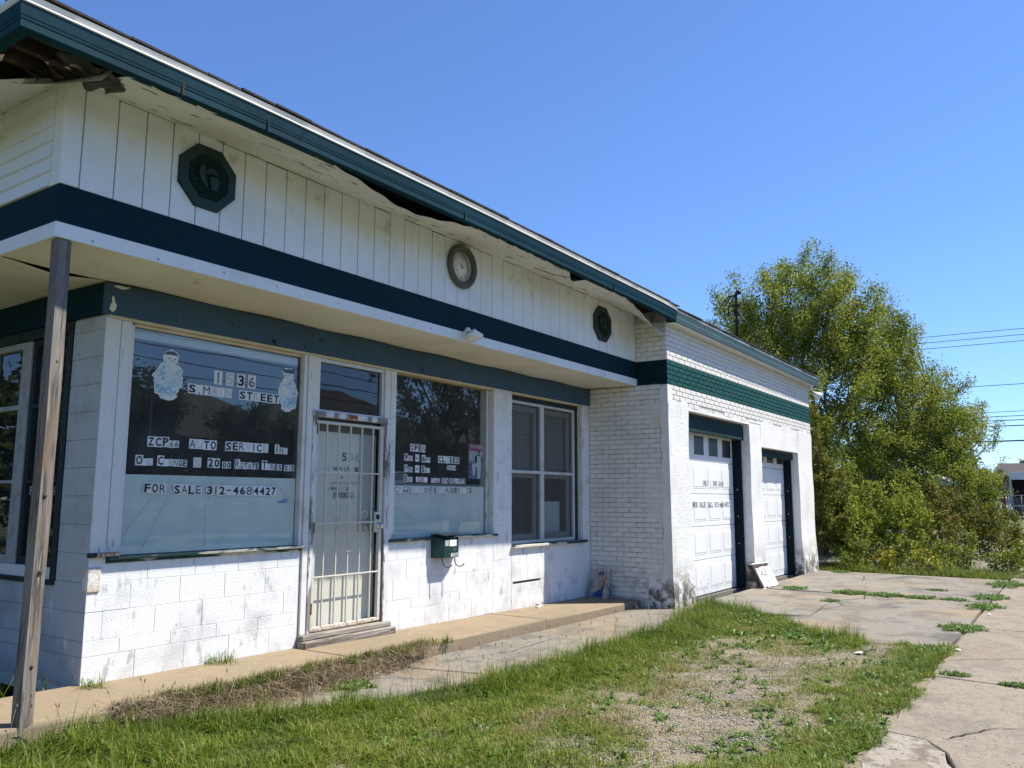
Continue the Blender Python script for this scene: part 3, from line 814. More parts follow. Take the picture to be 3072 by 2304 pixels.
# --- octagonal vents
def octo(c, r, F, n0, n1): pass
def vent(cx, cz, label):
    v = bpy.data.objects.new('gable_vent', None); link(v, B); v['label'] = label
    P = lambda r: [(cx + r / math.cos(math.pi / 8) * math.cos(math.pi / 8 + k * math.pi / 4), cz + r / math.cos(math.pi / 8) * math.sin(math.pi / 8 + k * math.pi / 4)) for k in range(8)]
    mb = MB(); o, i_, i2 = P(.232), P(.165), P(.158)
    vs = [F_can(a, b, .0) for a, b in o] + [F_can(a, b, .030) for a, b in P(.226)] + [F_can(a, b, .030) for a, b in i_] + [F_can(a, b, .012) for a, b in i2]
    fs = [(j * 8 + k, j * 8 + (k + 1) % 8, (j + 1) * 8 + (k + 1) % 8, (j + 1) * 8 + k) for j in range(3) for k in range(8)]
    fs.append(tuple(24 + k for k in range(8)))
    mb.add(vs, fs, M_vent); mb.build('frame', v)
    for j in range(13):
        z = cz - .150 + j * .0235
        h = max(abs(z - cz), abs(z + .018 - cz)); half = .158 if h < .066 else .158 - (h - .066)
        if half < .03: continue
        mb = MB()
        A, Bq = cx - half, cx + half
        vs = [F_can(A, z, .026), F_can(Bq, z, .026), F_can(Bq, z + .018, .013), F_can(A, z + .018, .013), F_can(A, z, .012), F_can(Bq, z, .012)]
        mb.add(vs, [(0, 1, 2, 3), (0, 4, 5, 1), (0, 3, 4), (1, 5, 2)], M_vent); mb.build('slat', v)
    mb = MB()                                                     # moulded emblem of leaf-like wings
    def blob(pts, n1): mb.poly(F_can, [(cx + a, cz + b) for a, b in pts], .012, n1, M_vent)
    blob([(-.075, .075), (-.045, .085), (-.03, .06), (-.035, .02), (-.02, -.04), (-.005, -.085), (-.02, -.08), (-.06, -.04), (-.085, .01)], .034)
    blob([(-.03, .035), (.0, .07), (.045, .075), (.075, .045), (.06, .03), (.02, .035), (-.02, .02)], .034)
    blob([(.005, .01), (.07, .02), (.085, -.02), (.07, -.08), (.03, -.09), (.015, -.05)], .032)
    mb.build('emblem', v)
    return v
vent(.243, 3.572, 'large near octagonal vent with moulded emblem')
vent(6.235, 3.572, 'far octagonal vent near the brick corner')

# ------------------------------------------------------------------ windows of the shop front
def part(name, parent, label=None):
    o = bpy.data.objects.new(name, None); link(o, parent)
    if label: o['label'] = label
    return o
def mbox(name, parent, F, u0, u1, v0, v1, n0, n1, m, ch=.003, label=None):
    mb = MB(); mb.fbox(F, u0, u1, v0, v1, n0, n1, m, ch); return mb.build(name, parent, label)
def pane(parent, F, u0, u1, v0, v1, n, m, name='glass_pane'):
    mb = MB(); mb.fbox(F, u0, u1, v0, v1, n - .004, n, m); return mb.build(name, parent)
def cracklines(parent, F, lines, n):
    for ln in lines:
        mb = MB(); mb.tube([F(u, v, n) for u, v in ln], .0011, mat('crack_line', (.30, .40, .38), .6), 3); mb.build('glass_crack', parent)

# window 1, left of the door
w1 = part('shop_window', B, 'large left shop window with figure stickers')
mbox('corner_board', w1, F_front, .004, .118, .868, 2.60, -.02, .006, M_frame)
mbox('jamb', w1, F_front, .124, .205, .868, 2.60, -.06, .003, M_frame)
mbox('stop', w1, F_front, .207, .238, .868, 2.585, -.07, -.012, M_frame)
mbox('jamb', w1, F_front, 1.892, 1.93, .868, 2.60, -.06, .004, M_frame)
mbox('head_trim', w1, F_front, .02, 1.93, 2.601, 2.626, -.06, .012, M_cream)
mbox('head_trim', w1, F_front, .239, 1.89, 2.578, 2.5995, -.06, -.02, M_cream)
mbox('sill', w1, F_front, .125, 1.945, .846, .868, -.08, .045, M_sill, .005)
mbox('sill_shadow_board', w1, F_front, .125, 1.93, .822, .8445, -.03, .012, M_sill, .003)
pane(w1, F_front, .23, 1.895, .868, 2.60, -.05, G_win)
mbox('window_paper', w1, F_front, .235, 1.885, .872, 1.463, -.062, -.058, M_paper, 0)
mbox('blind_rail', w1, F_front, .235, 1.885, 2.50, 2.575, -.13, -.075, mat('blind_rail_white', (.55, .58, .57), .6), .006)
cracklines(w1, F_front, [[(.62, 1.45), (.66, 1.38), (.52, 1.1), (.42, .9)], [(1.0, 1.46), (1.02, 1.36), (.95, 1.2), (.97, .9)], [(1.02, 1.36), (1.2, 1.45), (1.24, 1.62), (1.31, 1.70)], [(.26, 1.0), (.45, 1.25), (.66, 1.38)], [(1.6, 1.46), (1.86, 1.25)]], -.0485)
n1_ = -.0495
stickers(w1, F_front, S('1', 'g'), .974, 1.053, 2.222, 2.336, n1_)
stickers(w1, F_front, S('5', 'f'), 1.088, 1.168, 2.224, 2.338, n1_)
stickers(w1, F_front, S('3'), 1.201, 1.282, 2.226, 2.340, n1_)
stickers(w1, F_front, S('6', 'g'), 1.311, 1.393, 2.226, 2.342, n1_)
stickers(w1, F_front, S('S.MAIN', 'kkkfff'), .737, 1.157, 2.122, 2.202, n1_)
stickers(w1, F_front, S('STREET', 'kkfkkk'), 1.228, 1.66, 2.122, 2.202, n1_)
stickers(w1, F_front, S('ZCP66', 'kkkgg', '00011'), .417, .688, 1.678, 1.758, n1_)
stickers(w1, F_front, S('AUTO', 'kfkk'), .776, 1.033, 1.678, 1.757, n1_)
stickers(w1, F_front, S('SERVICE', 'kkkfkkf'), 1.116, 1.561, 1.679, 1.758, n1_)
stickers(w1, F_front, S('INC', 'kkf', '011'), 1.631, 1.774, 1.678, 1.76, n1_)
stickers(w1, F_front, S('OIL', 'kff', '011'), .328, .474, 1.532, 1.611, n1_)
stickers(w1, F_front, S('CHANGE', 'kbfkkk', '011111'), .509, .768, 1.533, 1.613, n1_)
stickers(w1, F_front, S('S', 'f'), .824, .897, 1.532, 1.612, n1_)
stickers(w1, F_front, S('20 00', 'kkbkk', '00111'), .955, 1.18, 1.533, 1.612, n1_)
stickers(w1, F_front, S('ROTATE', 'kkkkkk', '011111'), 1.217, 1.469, 1.533, 1.613, n1_)
stickers(w1, F_front, S('TIRES', 'kfkkk', '01111'), 1.496, 1.718, 1.532, 1.612, n1_)
stickers(w1, F_front, S('S15'), 1.743, 1.861, 1.528, 1.584, n1_)
stickers(w1, F_front, S('FOR'), .41, .60, 1.320, 1.40, n1_)
stickers(w1, F_front, S('SALE', 'kkkg'), .662, .914, 1.312, 1.394, n1_)
stickers(w1, F_front, S('312-468'), .954, 1.412, 1.310, 1.392, n1_)
stickers(w1, F_front, S('4427'), 1.42, 1.669, 1.306, 1.390, n1_)
mb = MB(); mb.fbox(F_front, 1.745, 1.797, 1.250, 1.278, n1_, n1_ + .001, mat('sticker_blue', (.02, .10, .42), .5))
for i, c in enumerate('ADT'):
    put_glyph(mb, F_front, c, 1.749 + i * .0155, 1.762 + i * .0155, 1.255, 1.273, n1_ + .002, M_card)
mb.fbox(F_front, 1.682, 1.743, 1.250, 1.259, n1_, n1_ + .001, MATS['sticker_blue']); mb.build('alarm_sticker', w1)

M_por = mat('figure_sticker_print', (.58, .64, .64), .5, [(26, (.16, .36, .55), .54, .62), (12, (.45, .53, .55), .5, .65)])
M_face = mat('figure_sticker_face', (.66, .68, .66), .5)
M_edge = mat('figure_sticker_edge', (.74, .76, .75), .5)
M_hair = mat('figure_sticker_cap', (.06, .085, .10), .5)
M_hair2 = mat('figure_sticker_hair', (.04, .11, .20), .5)
M_blueprint = mat('figure_sticker_blue', (.24, .40, .54), .5, [(55, (.58, .66, .68), .46, .56)])
def decal(parent, out, x0, z0, sx, sz, layers, name):
    """outline given in 0..1 box; layers: (points, material) each a little nearer"""
    mb = MB(); n = n1_
    tr = lambda p, k: [(x0 + ((a - .5) * k + .5) * sx, z0 + ((b - .5) * k + .5) * sz) for a, b in p]
    mb.poly(F_front, tr(out, 1.0), n, n + .001, M_edge)
    mb.poly(F_front, tr(out, .94), n + .001, n + .0016, M_por)
    for i, (pts, m) in enumerate(layers):
        mb.poly(F_front, tr(pts, 1), n + .0016, n + .0022 + i * .0004, m)
    mb.build(name, parent)
def ell(cx, cy, rx, ry, n=14, a0=0, a1=360):
    return [(cx + rx * math.cos(R(a0 + (a1 - a0) * k / (n - (0 if a1 - a0 >= 360 else 1)))), cy + ry * math.sin(R(a0 + (a1 - a0) * k / (n - (0 if a1 - a0 >= 360 else 1))))) for k in range(n)]
boy = [(.56, 0), (.72, .02), (.80, .06), (.80, .13), (.88, .20), (.90, .27), (.98, .27), (1.0, .48), (.93, .53), (.99, .60), (.92, .66), (.82, .70), (.80, .78), (.84, .88), (.76, .95), (.64, .97), (.58, 1.0), (.52, .97),
       (.40, .94), (.32, .86), (.32, .78), (.36, .73), (.24, .68), (.16, .58), (.0, .45), (.08, .40), (.10, .22), (.12, .12), (.26, .09), (.30, .03)]
decal(w1, boy[::-1], .418, 2.045, .27, .41, [
    (ell(.58, .82, .23, .115), M_face), (ell(.58, .86, .22, .10, 12, 0, 180), M_hair), (ell(.58, .865, .21, .02), M_edge),
    (ell(.66, .66, .12, .07), M_face), (ell(.52, .815, .026, .013), M_ink), (ell(.70, .805, .026, .013), M_ink), (ell(.60, .765, .03, .008), M_hair),
    ([(.14, .52), (.30, .60), (.44, .52), (.40, .44), (.20, .44)], M_blueprint), ([(.14, .30), (.5, .26), (.84, .30), (.80, .14), (.18, .14)], M_blueprint),
    (ell(.50, .06, .18, .035), M_face), (ell(.74, .09, .09, .035), M_face)], 'figure_decal')
girl = [(.40, .0), (.62, .02), (.70, .07), (.86, .09), (.92, .16), (.95, .40), (1.0, .45), (.88, .58), (.80, .68), (.72, .72), (.74, .80), (.76, .88), (.80, .95), (.72, 1.0), (.60, .99), (.50, .985), (.36, .985), (.22, .97), (.14, .92), (.18, .85),
        (.26, .80), (.28, .74), (.20, .68), (.08, .62), (.06, .52), (.0, .48), (.02, .40), (.10, .28), (.14, .18), (.20, .14), (.18, .06)]
decal(w1, girl, 1.640, 2.058, .232, .405, [
    (ell(.47, .83, .22, .12), M_face), (ell(.50, .885, .24, .085, 12, -10, 190), M_hair2), (ell(.24, .93, .07, .035), M_hair2), (ell(.70, .95, .07, .04), M_hair2),
    (ell(.30, .68, .13, .07), M_face), (ell(.34, .82, .026, .012), M_ink), (ell(.52, .83, .026, .012), M_ink), (ell(.42, .77, .03, .008), M_hair),
    ([(.12, .42), (.4, .36), (.56, .44), (.40, .58), (.14, .56)], M_face),
    ([(.30, .26), (.6, .32), (.93, .38), (.90, .18), (.55, .14), (.34, .16)], M_blueprint), (ell(.44, .06, .17, .035), M_face)], 'figure_decal')

# door bay
door = part('entrance_door', B, 'entrance with cream security gate and transom light')
mbox('door_post', door, F_front, 1.935, 2.0, .085, 2.60, -.06, .016, M_frame)
mbox('door_post', door, F_front, 2.003, 2.052, .085, 2.04, -.06, .024, M_peel)
mbox('door_post', door, F_front, 2.003, 2.084, 2.095, 2.60, -.06, .008, M_frame)
mbox('door_post', door, F_front, 2.975, 3.046, .03, 2.04, -.06, .026, M_peel)
mbox('door_post', door, F_front, 2.966, 3.046, 2.095, 2.60, -.06, .010, M_frame)
mbox('head_trim', door, F_front, 1.932, 3.165, 2.601, 2.6262, -.06, .012, M_cream)
mbox('lintel', door, F_front, 1.985, 3.05, 2.042, 2.093, -.06, .030, M_peel)
mbox('rust_patch', door, F_front, 2.44, 2.56, 2.046, 2.088, .0302, .0315, mat('rust_patch', (.26, .09, .035), .8, [(14, (.6, .65, .72), .5, .54)]), 0)
mbox('transom_frame', door, F_front, 2.085, 2.965, 2.565, 2.60, -.06, -.01, M_alu)
mbox('transom_frame', door, F_front, 2.085, 2.965, 2.096, 2.114, -.06, -.01, M_alu)
mbox('transom_frame', door, F_front, 2.935, 2.9655, 2.115, 2.564, -.06, -.01, M_alu)
pane(door, F_front, 2.085, 2.94, 2.115, 2.564, -.045, G_dark)
# the door behind the gate: shade, letters on it
mbox('door_leaf', door, F_front, 2.055, 2.972, .088, 2.04, -.16, -.11, M_darkin, 0)
mbox('roller_shade', door, F_front, 2.07, 2.965, .10, 1.92, -.108, -.104, M_shade_door, 0)
mbox('shade_header', door, F_front, 2.06, 2.97, 1.92, 2.04, -.107, -.100, mat('shade_dark', (.16, .155, .15), .8), 0)
mbox('shade_side', door, F_front, 2.72, 2.96, .96, 1.93, -.1035, -.102, mat('shade_brown', (.50, .475, .43), .85), 0)
ns = -.1035
stickers(door, F_front, S('1536', 'ggff'), 2.42, 2.74, 1.64, 1.74, ns, False)
stickers(door, F_front, S('S MAIN ST', 'fkfggkfkg'), 2.28, 2.79, 1.545, 1.60, ns, False)
stickers(door, F_front, S('66', 'fg'), 2.44, 2.52, 1.475, 1.512, ns, False)
stickers(door, F_front, S('AUTO REPAIR', 'fgggkffgggf'), 2.34, 2.74, 1.415, 1.45, ns, False)
stickers(door, F_front, S('SERVICE', 'fggggfg'), 2.32, 2.60, 1.36, 1.40, ns, False)
mb = MB(); mb.fbox(F_front, 2.39, 2.67, 1.285, 1.35, ns, ns + .001, mat('cream_sticker', (.46, .45, .41), .6))
put_glyph(mb, F_front, 'I', 2.40, 2.42, 1.298, 1.338, ns + .002, M_inkgrey, .03)
mb.poly(F_front, [(2.45, 1.298), (2.475, 1.322), (2.472, 1.338), (2.458, 1.338), (2.45, 1.329), (2.442, 1.338), (2.428, 1.338), (2.425, 1.322)], ns + .001, ns + .002, mat('heart_red', (.30, .05, .05), .6))
for i, c in enumerate('SBPD'): put_glyph(mb, F_front, c, 2.485 + i * .044, 2.522 + i * .044, 1.298, 1.338, ns + .002, M_inkgrey, .03)
mb.build('letter_sticker', door)
pane(door, F_front, 2.07, 2.97, .10, 2.03, -.075, G_door, 'storm_glass')
# gate
gx0, gx1, gz0, gz1 = 2.058, 2.962, .100, 2.008
for u0, u1, v0, v1 in ((gx0, gx0 + .038, gz0, gz1), (gx1 - .042, gx1, gz0, gz1)):
    mbox('gate_stile', door, F_front, u0, u1, v0, v1, -.03, .006, M_gatepaint, .004)
for v0, v1 in ((gz0 - .002, gz0 + .032), (gz1 - .026, gz1 + .001)):
    mbox('gate_rail', door, F_front, gx0 + .001, gx1 - .001, v0, v1, -.029, .005, M_gatepaint, .004)
bars = [gx0 + (gx1 - gx0) * f for f in (.155, .325, .495, .665, .835)]
for x in bars:
    mb = MB(); mb.box(x - .0075, x + .0075, -.006, .009, gz0 + .03, gz1 - .02, M_gatepaint, .002); mb.build('gate_bar', door)
for z, e in ((1.53, gx1 - .04), (1.057, 2.86), (.573, gx1 - .04)):
    mb = MB(); mb.box(gx0 + .03, e, -.009, -.0005, z - .007, z + .007, M_gatepaint, .002); mb.build('gate_bar', door)
def scroll(pts):
    mb = MB(); mb.tube([F_front(u, v, .010) for u, v in pts], .0048, M_gatepaint, 6); mb.build('gate_scroll', door)
cxm = bars[2]
def spiral(cx, cz, r0, r1, a0, a1, n=18): return [(cx + (r0 + (r1 - r0) * k / n) * math.cos(R(a0 + (a1 - a0) * k / n)), cz + (r0 + (r1 - r0) * k / n) * math.sin(R(a0 + (a1 - a0) * k / n))) for k in range(n + 1)]
for s in (-1, 1):
    for t in (1, -1):
        L_ = [(.012, .275), (.006, .262), (.004, .25), (.03, .20), (.075, .13), (.096, .085), (.098, .050), (.082, .018), (.055, .008), (.028, .022), (.022, .048), (.036, .068), (.056, .064), (.058, .048)]
        scroll([(cxm + s * a, 1.057 + t * b) for a, b in L_])
        bx = bars[1] if s < 0 else bars[3]
        L2 = [(.0, .02), (.006, .075), (.03, .105), (.065, .108), (.085, .085), (.080, .055), (.055, .045), (.045, .062)]
        scroll([(bx + s * a, 1.057 + t * b) for a, b in L2])
        scroll([(cxm + s * a, 1.057 + t * b) for a, b in ((.004, .262), (.018, .275), (.03, .268), (.03, .255))])
mbox('lock_plate', door, F_front, 2.858, 2.928, .955, 1.155, -.012, .013, M_gatepaint, .003)
mb = MB(); mb.lathe([(.026, .0), (.026, .003), (.001, .0035)], F_front(2.892, 1.105, .0132), (0, -1, 0), M_black, 20); mb.build('dead_bolt_hole', door)
mb = MB(); mb.lathe([(.030, 0), (.030, .008), (.012, .010), (.012, .03), (.024, .036), (.027, .05), (.018, .062), (.001, .064)], F_front(2.905, 1.02, .0132), (0, -1, 0), M_steel, 24); mb.build('door_knob', door)
for z in (1.93, 1.02, .30): mbox('hinge', door, F_front, 2.046, 2.061, z - .05, z + .05, .008, .030, M_rust, .003)
mbox('threshold', door, F_front, 1.918, 3.060, .038, .084, -.12, .075, M_stepwood, .008)
mbox('threshold', door, F_front, 1.912, 3.088, -.030, .036, -.12, .115, M_stepwood, .008)

# window 2, right of the door
w2 = part('shop_window', B, 'right shop window with opening hours stickers')
mbox('jamb', w2, F_front, 3.049, 3.130, .875, 2.60, -.08, .012, M_frame)
mbox('stop', w2, F_front, 3.132, 3.152, .875, 2.585, -.13, -.03, M_frame)
mbox('jamb', w2, F_front, 4.858, 4.884, .875, 2.60, -.19, -.085, M_frame)
mbox('head_trim', w2, F_front, 3.168, 4.884, 2.601, 2.6262, -.15, .006, M_cream)
mbox('sill', w2, F_front, 3.04, 4.935, .848, .8735, -.13, .040, M_sill, .005)
pane(w2, F_front, 3.14, 4.862, .8736, 2.60, -.10, G_win)
mbox('window_paper', w2, F_front, 3.15, 4.835, .876, 1.425, -.115, -.111, M_paper, 0)
mbox('paper_rail', w2, F_front, 3.15, 4.835, 1.426, 1.448, -.118, -.110, mat('dusty_rail', (.22, .23, .23), .7), 0)
cracklines(w2, F_front, [[(4.1, 1.35), (3.95, 1.15), (4.05, .95)], [(3.95, 1.15), (4.4, 1.0)], [(4.6, 1.36), (4.5, 1.1), (4.7, .9)], [(3.3, 1.2), (3.6, 1.05)]], -.0985)
n2_ = -.0995
for tx, st, sm, a, b, c, d in (('OPEN', '', '', 3.483, 3.737, 1.789, 1.870), ('9AM', 'kkg', '011', 3.392, 3.53, 1.687, 1.765), ('-', '', '', 3.569, 3.636, 1.684, 1.764), ('6PM', 'kgg', '011', 3.676, 3.821, 1.680, 1.763),
        ('MON', 'kkk', '011', 3.391, 3.533, 1.566, 1.645), ('-', '', '', 3.568, 3.639, 1.566, 1.647), ('SAT', 'kkb', '011', 3.67, 3.814, 1.566, 1.643), ('SUN', 'kgf', '011', 3.388, 3.53, 1.461, 1.540),
        ('CLOSED', 'bkkkbb', '', 3.585, 3.776, 1.462, 1.519), ('CLOSED', 'kkfkkk', '', 3.955, 4.34, 1.684, 1.763), ('2014', '', '', 4.115, 4.276, 1.61, 1.663), ('CALL', 'gfkk', '', 3.839, 3.992, 1.461, 1.513),
        ('574', '', '', 4.021, 4.137, 1.457, 1.516), ('302-1973', '', '', 4.151, 4.458, 1.457, 1.516), ('4', '', '', 3.202, 3.236, 1.653, 1.70),
        ('ZCP66', 'kgfkk', '00011', 3.172, 3.47, 1.345, 1.414), ('AUTO', 'fffk', '', 3.50, 3.79, 1.345, 1.414), ('REPAIR', 'kkffkk', '', 3.83, 4.16, 1.345, 1.414), ('SERVICE', 'kkkfbkk', '', 4.19, 4.59, 1.345, 1.414)):
    stickers(w2, F_front, S(tx, st, sm), a, b, c, d, n2_)
mb = MB()                                                          # card behind the glass at the lower left
for k, c in enumerate('CLOSED!'): put_glyph(mb, F_front, c, 3.145 + k * .043, 3.18 + k * .043, 1.475 + k * .002, 1.545 + k * .002, -.111, M_ink, .02)
mb.fbox(F_front, 3.145, 3.45, 1.449, 1.57, -.118, -.113, mat('grey_card', (.30, .32, .33), .6)); mb.build('closed_card', w2)
mb = MB()
pn = mat('poster_pink', (.42, .10, .17), .6); pb = mat('poster_blue', (.05, .10, .24), .6, [(8, (.16, .24, .38), .5, .56, {'st': (.2, 1, 6)})]); pw = mat('poster_white', (.55, .57, .58), .6); pk = mat('poster_dark', (.025, .025, .035), .6); ps_ = mat('poster_skin', (.30, .22, .18), .6); pl = mat('poster_mauve', (.42, .33, .40), .6)
X0, X1, Z0, Z1 = 4.53, 4.80, 1.515, 1.935
def pp(pts, m, n): mb.poly(F_front, [(X0 + a * (X1 - X0), Z0 + b * (Z1 - Z0)) for a, b in pts], n - .001, n, m)
nb = -.106
pp([(0, 0), (1, 0), (1, 1), (0, 1)], pw, nb); pp([(0, .79), (1, .79), (1, 1), (0, 1)], pn, nb + .001); pp([(0, .45), (1, .45), (1, .52), (0, .52)], pl, nb + .001); pp([(0, .0), (1, 0), (1, .45), (0, .45)], pb, nb + .001)
pp([(.42, .62), (.55, .68), (.90, .68), (1, .60), (.96, .44), (.88, .50), (.55, .48), (.46, .44)], pk, nb + .002)
pp([(.60, .66), (.86, .66), (.86, .46), (.58, .46)], pw, nb + .003); pp([(.52, .46), (.88, .46), (.84, .20), (.80, .02), (.62, .02), (.60, .25)], pw, nb + .003); pp([(.55, .45), (.20, .42), (.30, .10), (.42, .10), (.46, .34), (.6, .36)], pw, nb + .0035)
pp(ell(.72, .735, .075, .055), ps_, nb + .0035); pp(ell(.72, .775, .08, .03), pk, nb + .004)
for k, c in enumerate('YOU MATTER!'):
    if c != ' ': put_glyph(mb, F_front, c, X0 + .022 + k * .021, X0 + .040 + k * .021, Z0 + .365, Z0 + .405, nb + .003, pw, .02)
mb.build('poster', w2)

# window 3, double storm window by the brick return
w3 = part('double_window', B, 'double sash window beside the brick return wall')
mbox('head_board', w3, F_front, 5.276, 7.048, 2.545, 2.6265, -.16, -.075, M_darktrim)
mbox('side_trim', w3, F_front, 6.985, 7.048, .72, 2.544, -.16, -.080, M_darktrim)
mbox('head_trim', w3, F_front, 5.276, 7.048, 2.6015, 2.6262, -.07, .004, M_cream)
M_innersash = mat('shaded_inner_sash', (.20, .20, .195), .7)
for a, b in ((5.276, 6.12), (6.135, 6.982)):
    u = part('sash', w3) if False else w3
    for u0, u1, v0, v1, n0 in ((a, a + .034, .722, 2.543, 0), (b - .034, b, .722, 2.543, 0), (a + .034, b - .034, 2.508, 2.543, 0), (a + .034, b - .034, .722, .76, 0), (a + .034, b - .034, 1.612, 1.650, 0)):
        mbox('sash_frame', w3, F_front, u0, u1, v0, v1, -.13, -.088, M_alu, .003)
    pane(w3, F_front, a + .03, b - .03, .75, 2.52, -.108, G_win2)
    for u0, u1, v0, v1 in ((a + .035, a + .10, .76, 2.5), (b - .11, b - .035, .76, 2.5), (a + .10, b - .11, 2.42, 2.5), (a + .10, b - .11, .76, .84), (a + .10, b - .11, 1.56, 1.62)):
        mbox('inner_sash', w3, F_front, u0, u1, v0, v1, -.19, -.155, M_innersash, .003)
    mbox('window_shade', w3, F_front, a + .04, b - .04, 1.62, 2.5, -.215, -.210, M_blind, 0)
mbox('mullion', w3, F_front, 6.1205, 6.1345, .722, 2.543, -.13, -.084, M_alu, .002)
mbox('curtain', w3, F_front, 6.30, 6.80, .80, 1.25, -.24, -.236, mat('pale_curtain', (.40, .42, .45), .8), 0)
mbox('cupboard', w3, F_front, 5.30, 5.95, .70, 1.02, -.50, -.45, mat('white_cupboard', (.50, .49, .46), .6), 0)
mbox('sill', w3, F_front, 5.262, 7.13, .683, .718, -.16, .045, M_sill, .005)
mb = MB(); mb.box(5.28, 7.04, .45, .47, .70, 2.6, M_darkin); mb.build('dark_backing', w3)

# side window on x=0
M_shadesash = mat('shaded_sash_grey', (.36, .36, .35), .6, [(8, (.26, .26, .25), .45, .7)])  # deep shade under the canopy put into the sash colour
w4 = part('side_window', B, 'dark trimmed window on the shaded left side')
mbox('head_board', w4, F_left, -2.5, -.435, 2.545, 2.6262, -.08, .012, M_darktrim)
mbox('side_trim', w4, F_left, -.50, -.436, .69, 2.544, -.08, .013, M_darktrim)
mbox('bottom_trim', w4, F_left, -2.5, -.436, .655, .6895, -.08, .030, M_darktrim)
mbox('sill', w4, F_left, -2.5, -.502, .69, .775, -.08, .006, M_frame)
for a, b in ((-1.10, -.505), (-1.80, -1.20), (-2.5, -1.9)):
    for u0, u1, v0, v1 in ((a, a + .05, .776, 2.543), (b - .05, b, .776, 2.543), (a + .05, b - .05, 2.49, 2.543), (a + .05, b - .05, .776, .84), (a + .05, b - .05, 1.40, 1.425), (a + .05, b - .05, 1.99, 2.03)):
        mbox('sash_frame', w4, F_left, u0, u1, v0, v1, -.075, -.025 if a > -1.2 else -.012, M_shadesash if a < -1.2 else M_darktrim, .003)
    pane(w4, F_left, a + .045, b - .045, .83, 2.5, -.05, G_side)
mbox('mullion', w4, F_left, -1.199, -1.101, .776, 2.543, -.08, -.01, M_shadesash, .004)
stickers(w4, F_left, S('FOR SALE', 'ffkkfffg'), -1.02, -.60, 1.30, 1.38, -.048, False)
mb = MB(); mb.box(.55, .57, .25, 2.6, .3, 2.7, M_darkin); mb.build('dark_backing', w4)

# ------------------------------------------------------------------ brick return and garage front
ret = MB()
ret.box(7.262, 7.42, -1.128, .2, -.25, 2.885, M_mortardark); ret.box(7.262, 7.42, -1.225, .2, 2.8855, 3.204, M_mortargreen); ret.box(7.262, 7.42, -1.225, .2, 3.2045, 3.9, M_mortardark)
ret_wall = ret.build('brick_return_wall', B)
gar = MB()
ZT = 2.62
D1 = (7.957, 10.635, 2.552); D2 = (11.236, 13.567, 2.202)
Yo, Yi = -1.225, -.90
gar.box(7.421, 14.60, Yo, Yi, 2.56, 2.885, M_mortardark); gar.box(7.421, 14.60, Yo, Yi, 2.8855, 3.204, M_mortargreen); gar.box(7.421, 14.60, Yo, Yi, 3.2045, 3.78, M_mortardark)
garage_wall = gar.build('garage_wall', B)
M_brickshade = mat('shaded_green_brick', (.003, .020, .026), .75, [(6, (.005, .028, .034), .45, .7)], (50, .004), spec=.12)  # green band on the return, its shade put into a darker colour
BR = {}
def brickmesh(L, m, var):
    k = (round(L, 3), m.name, var)
    if k not in BR:
        mb = MB(); vs, fs = cbox(L, .03, .0585, .0055); r = random.Random(var * 77 + int(L * 1000))
        mb.add([(x + r.uniform(-.0012, .0012), y, z + r.uniform(-.0012, .0012)) for x, y, z in vs], fs, m); BR[k] = mb.mesh('brick')
    return BR[k]
COURSE = .0678
cand = []
def lay_bricks(parent, F, u0, u1, v0, v1, turn, zone):
    c = 0; v = v0
    Lb = .2085
    while v < v1 - .03:
        o = (0 if c % 2 else Lb / 2)
        cuts = [u0] + [q for q in (u0 + o + Lb * k for k in range(0, 60)) if u0 + .04 < q < u1 - .04] + [u1]
        for a, b in zip(cuts[:-1], cuts[1:]):
            if zone and not zone((a + b) / 2, v): continue
            z = v + COURSE / 2
            m = (M_brickshade if turn else M_brickgreen) if 2.888 < z < 3.206 else M_brick
            p = F((a + b) / 2, z, -.0125 + random.uniform(-.0012, .0014))
            d = (p - CAM).length
            area = (b - a) / d / d * (abs((p - CAM).x) if turn else abs((p - CAM).y)) / d
            cand.append((area, parent, b - a - .011, m, p, turn))
        v += COURSE; c += 1
rb = 3.204 - COURSE * 48
lay_bricks(ret_wall, F_ret, .0, 1.122, rb, 2.82, True, None)
lay_bricks(ret_wall, F_ret, .0, 1.232, rb + COURSE * round((2.82 - rb) / COURSE), 3.75, True, None)
lay_bricks(garage_wall, F_gar, 7.256, 14.60, 3.204 - COURSE * 9, 3.72, False,
           lambda u, z: z > 2.63 or (D1[0] + .1 < u < D1[1] + .3 and z > 2.585 + .05 * math.sin(u * 3)))
cand.sort(key=lambda c: -c[0])
for i, (ar, par, L_, m, p, turn) in enumerate(cand[:300]):
    ob = bpy.data.objects.new('brick', brickmesh(L_, m, i % 4)); ob.location = p
    if turn: ob.rotation_euler = (0, 0, -math.pi / 2)
    link(ob, par)
mb = MB()
for ar, par, L_, m, p, turn in cand[300:]:
    vs, fs = cbox(L_, .03, .0585, .0055)
    mb.add([(p.x - y if turn else p.x + x, p.y - x if turn else p.y + y, p.z + z) for x, y, z in vs], fs if not turn else fs, m)
mb.build('bricks', B, kind='stuff')

# stucco skin
M_st = M_stucco
mb = MB()
def wavy_top(u0, u1, v0, v1f, F, n0, n1, m, N=24, name='stucco_coat', parent=None, flare=0.0):
    mb = MB()
    pts = [(u0, v0), (u1, v0)] + [(u1 + (u0 - u1) * k / N, v1f(u1 + (u0 - u1) * k / N)) for k in range(N + 1)]
    mb.poly(F, pts, n0, n1, m)
    return mb.build(name, parent)
wt = lambda u: 2.655 + .02 * math.sin(u * 5) + .014 * math.sin(u * 17) - .05 * math.exp(-((u - 9.3) / 1.2) ** 2)
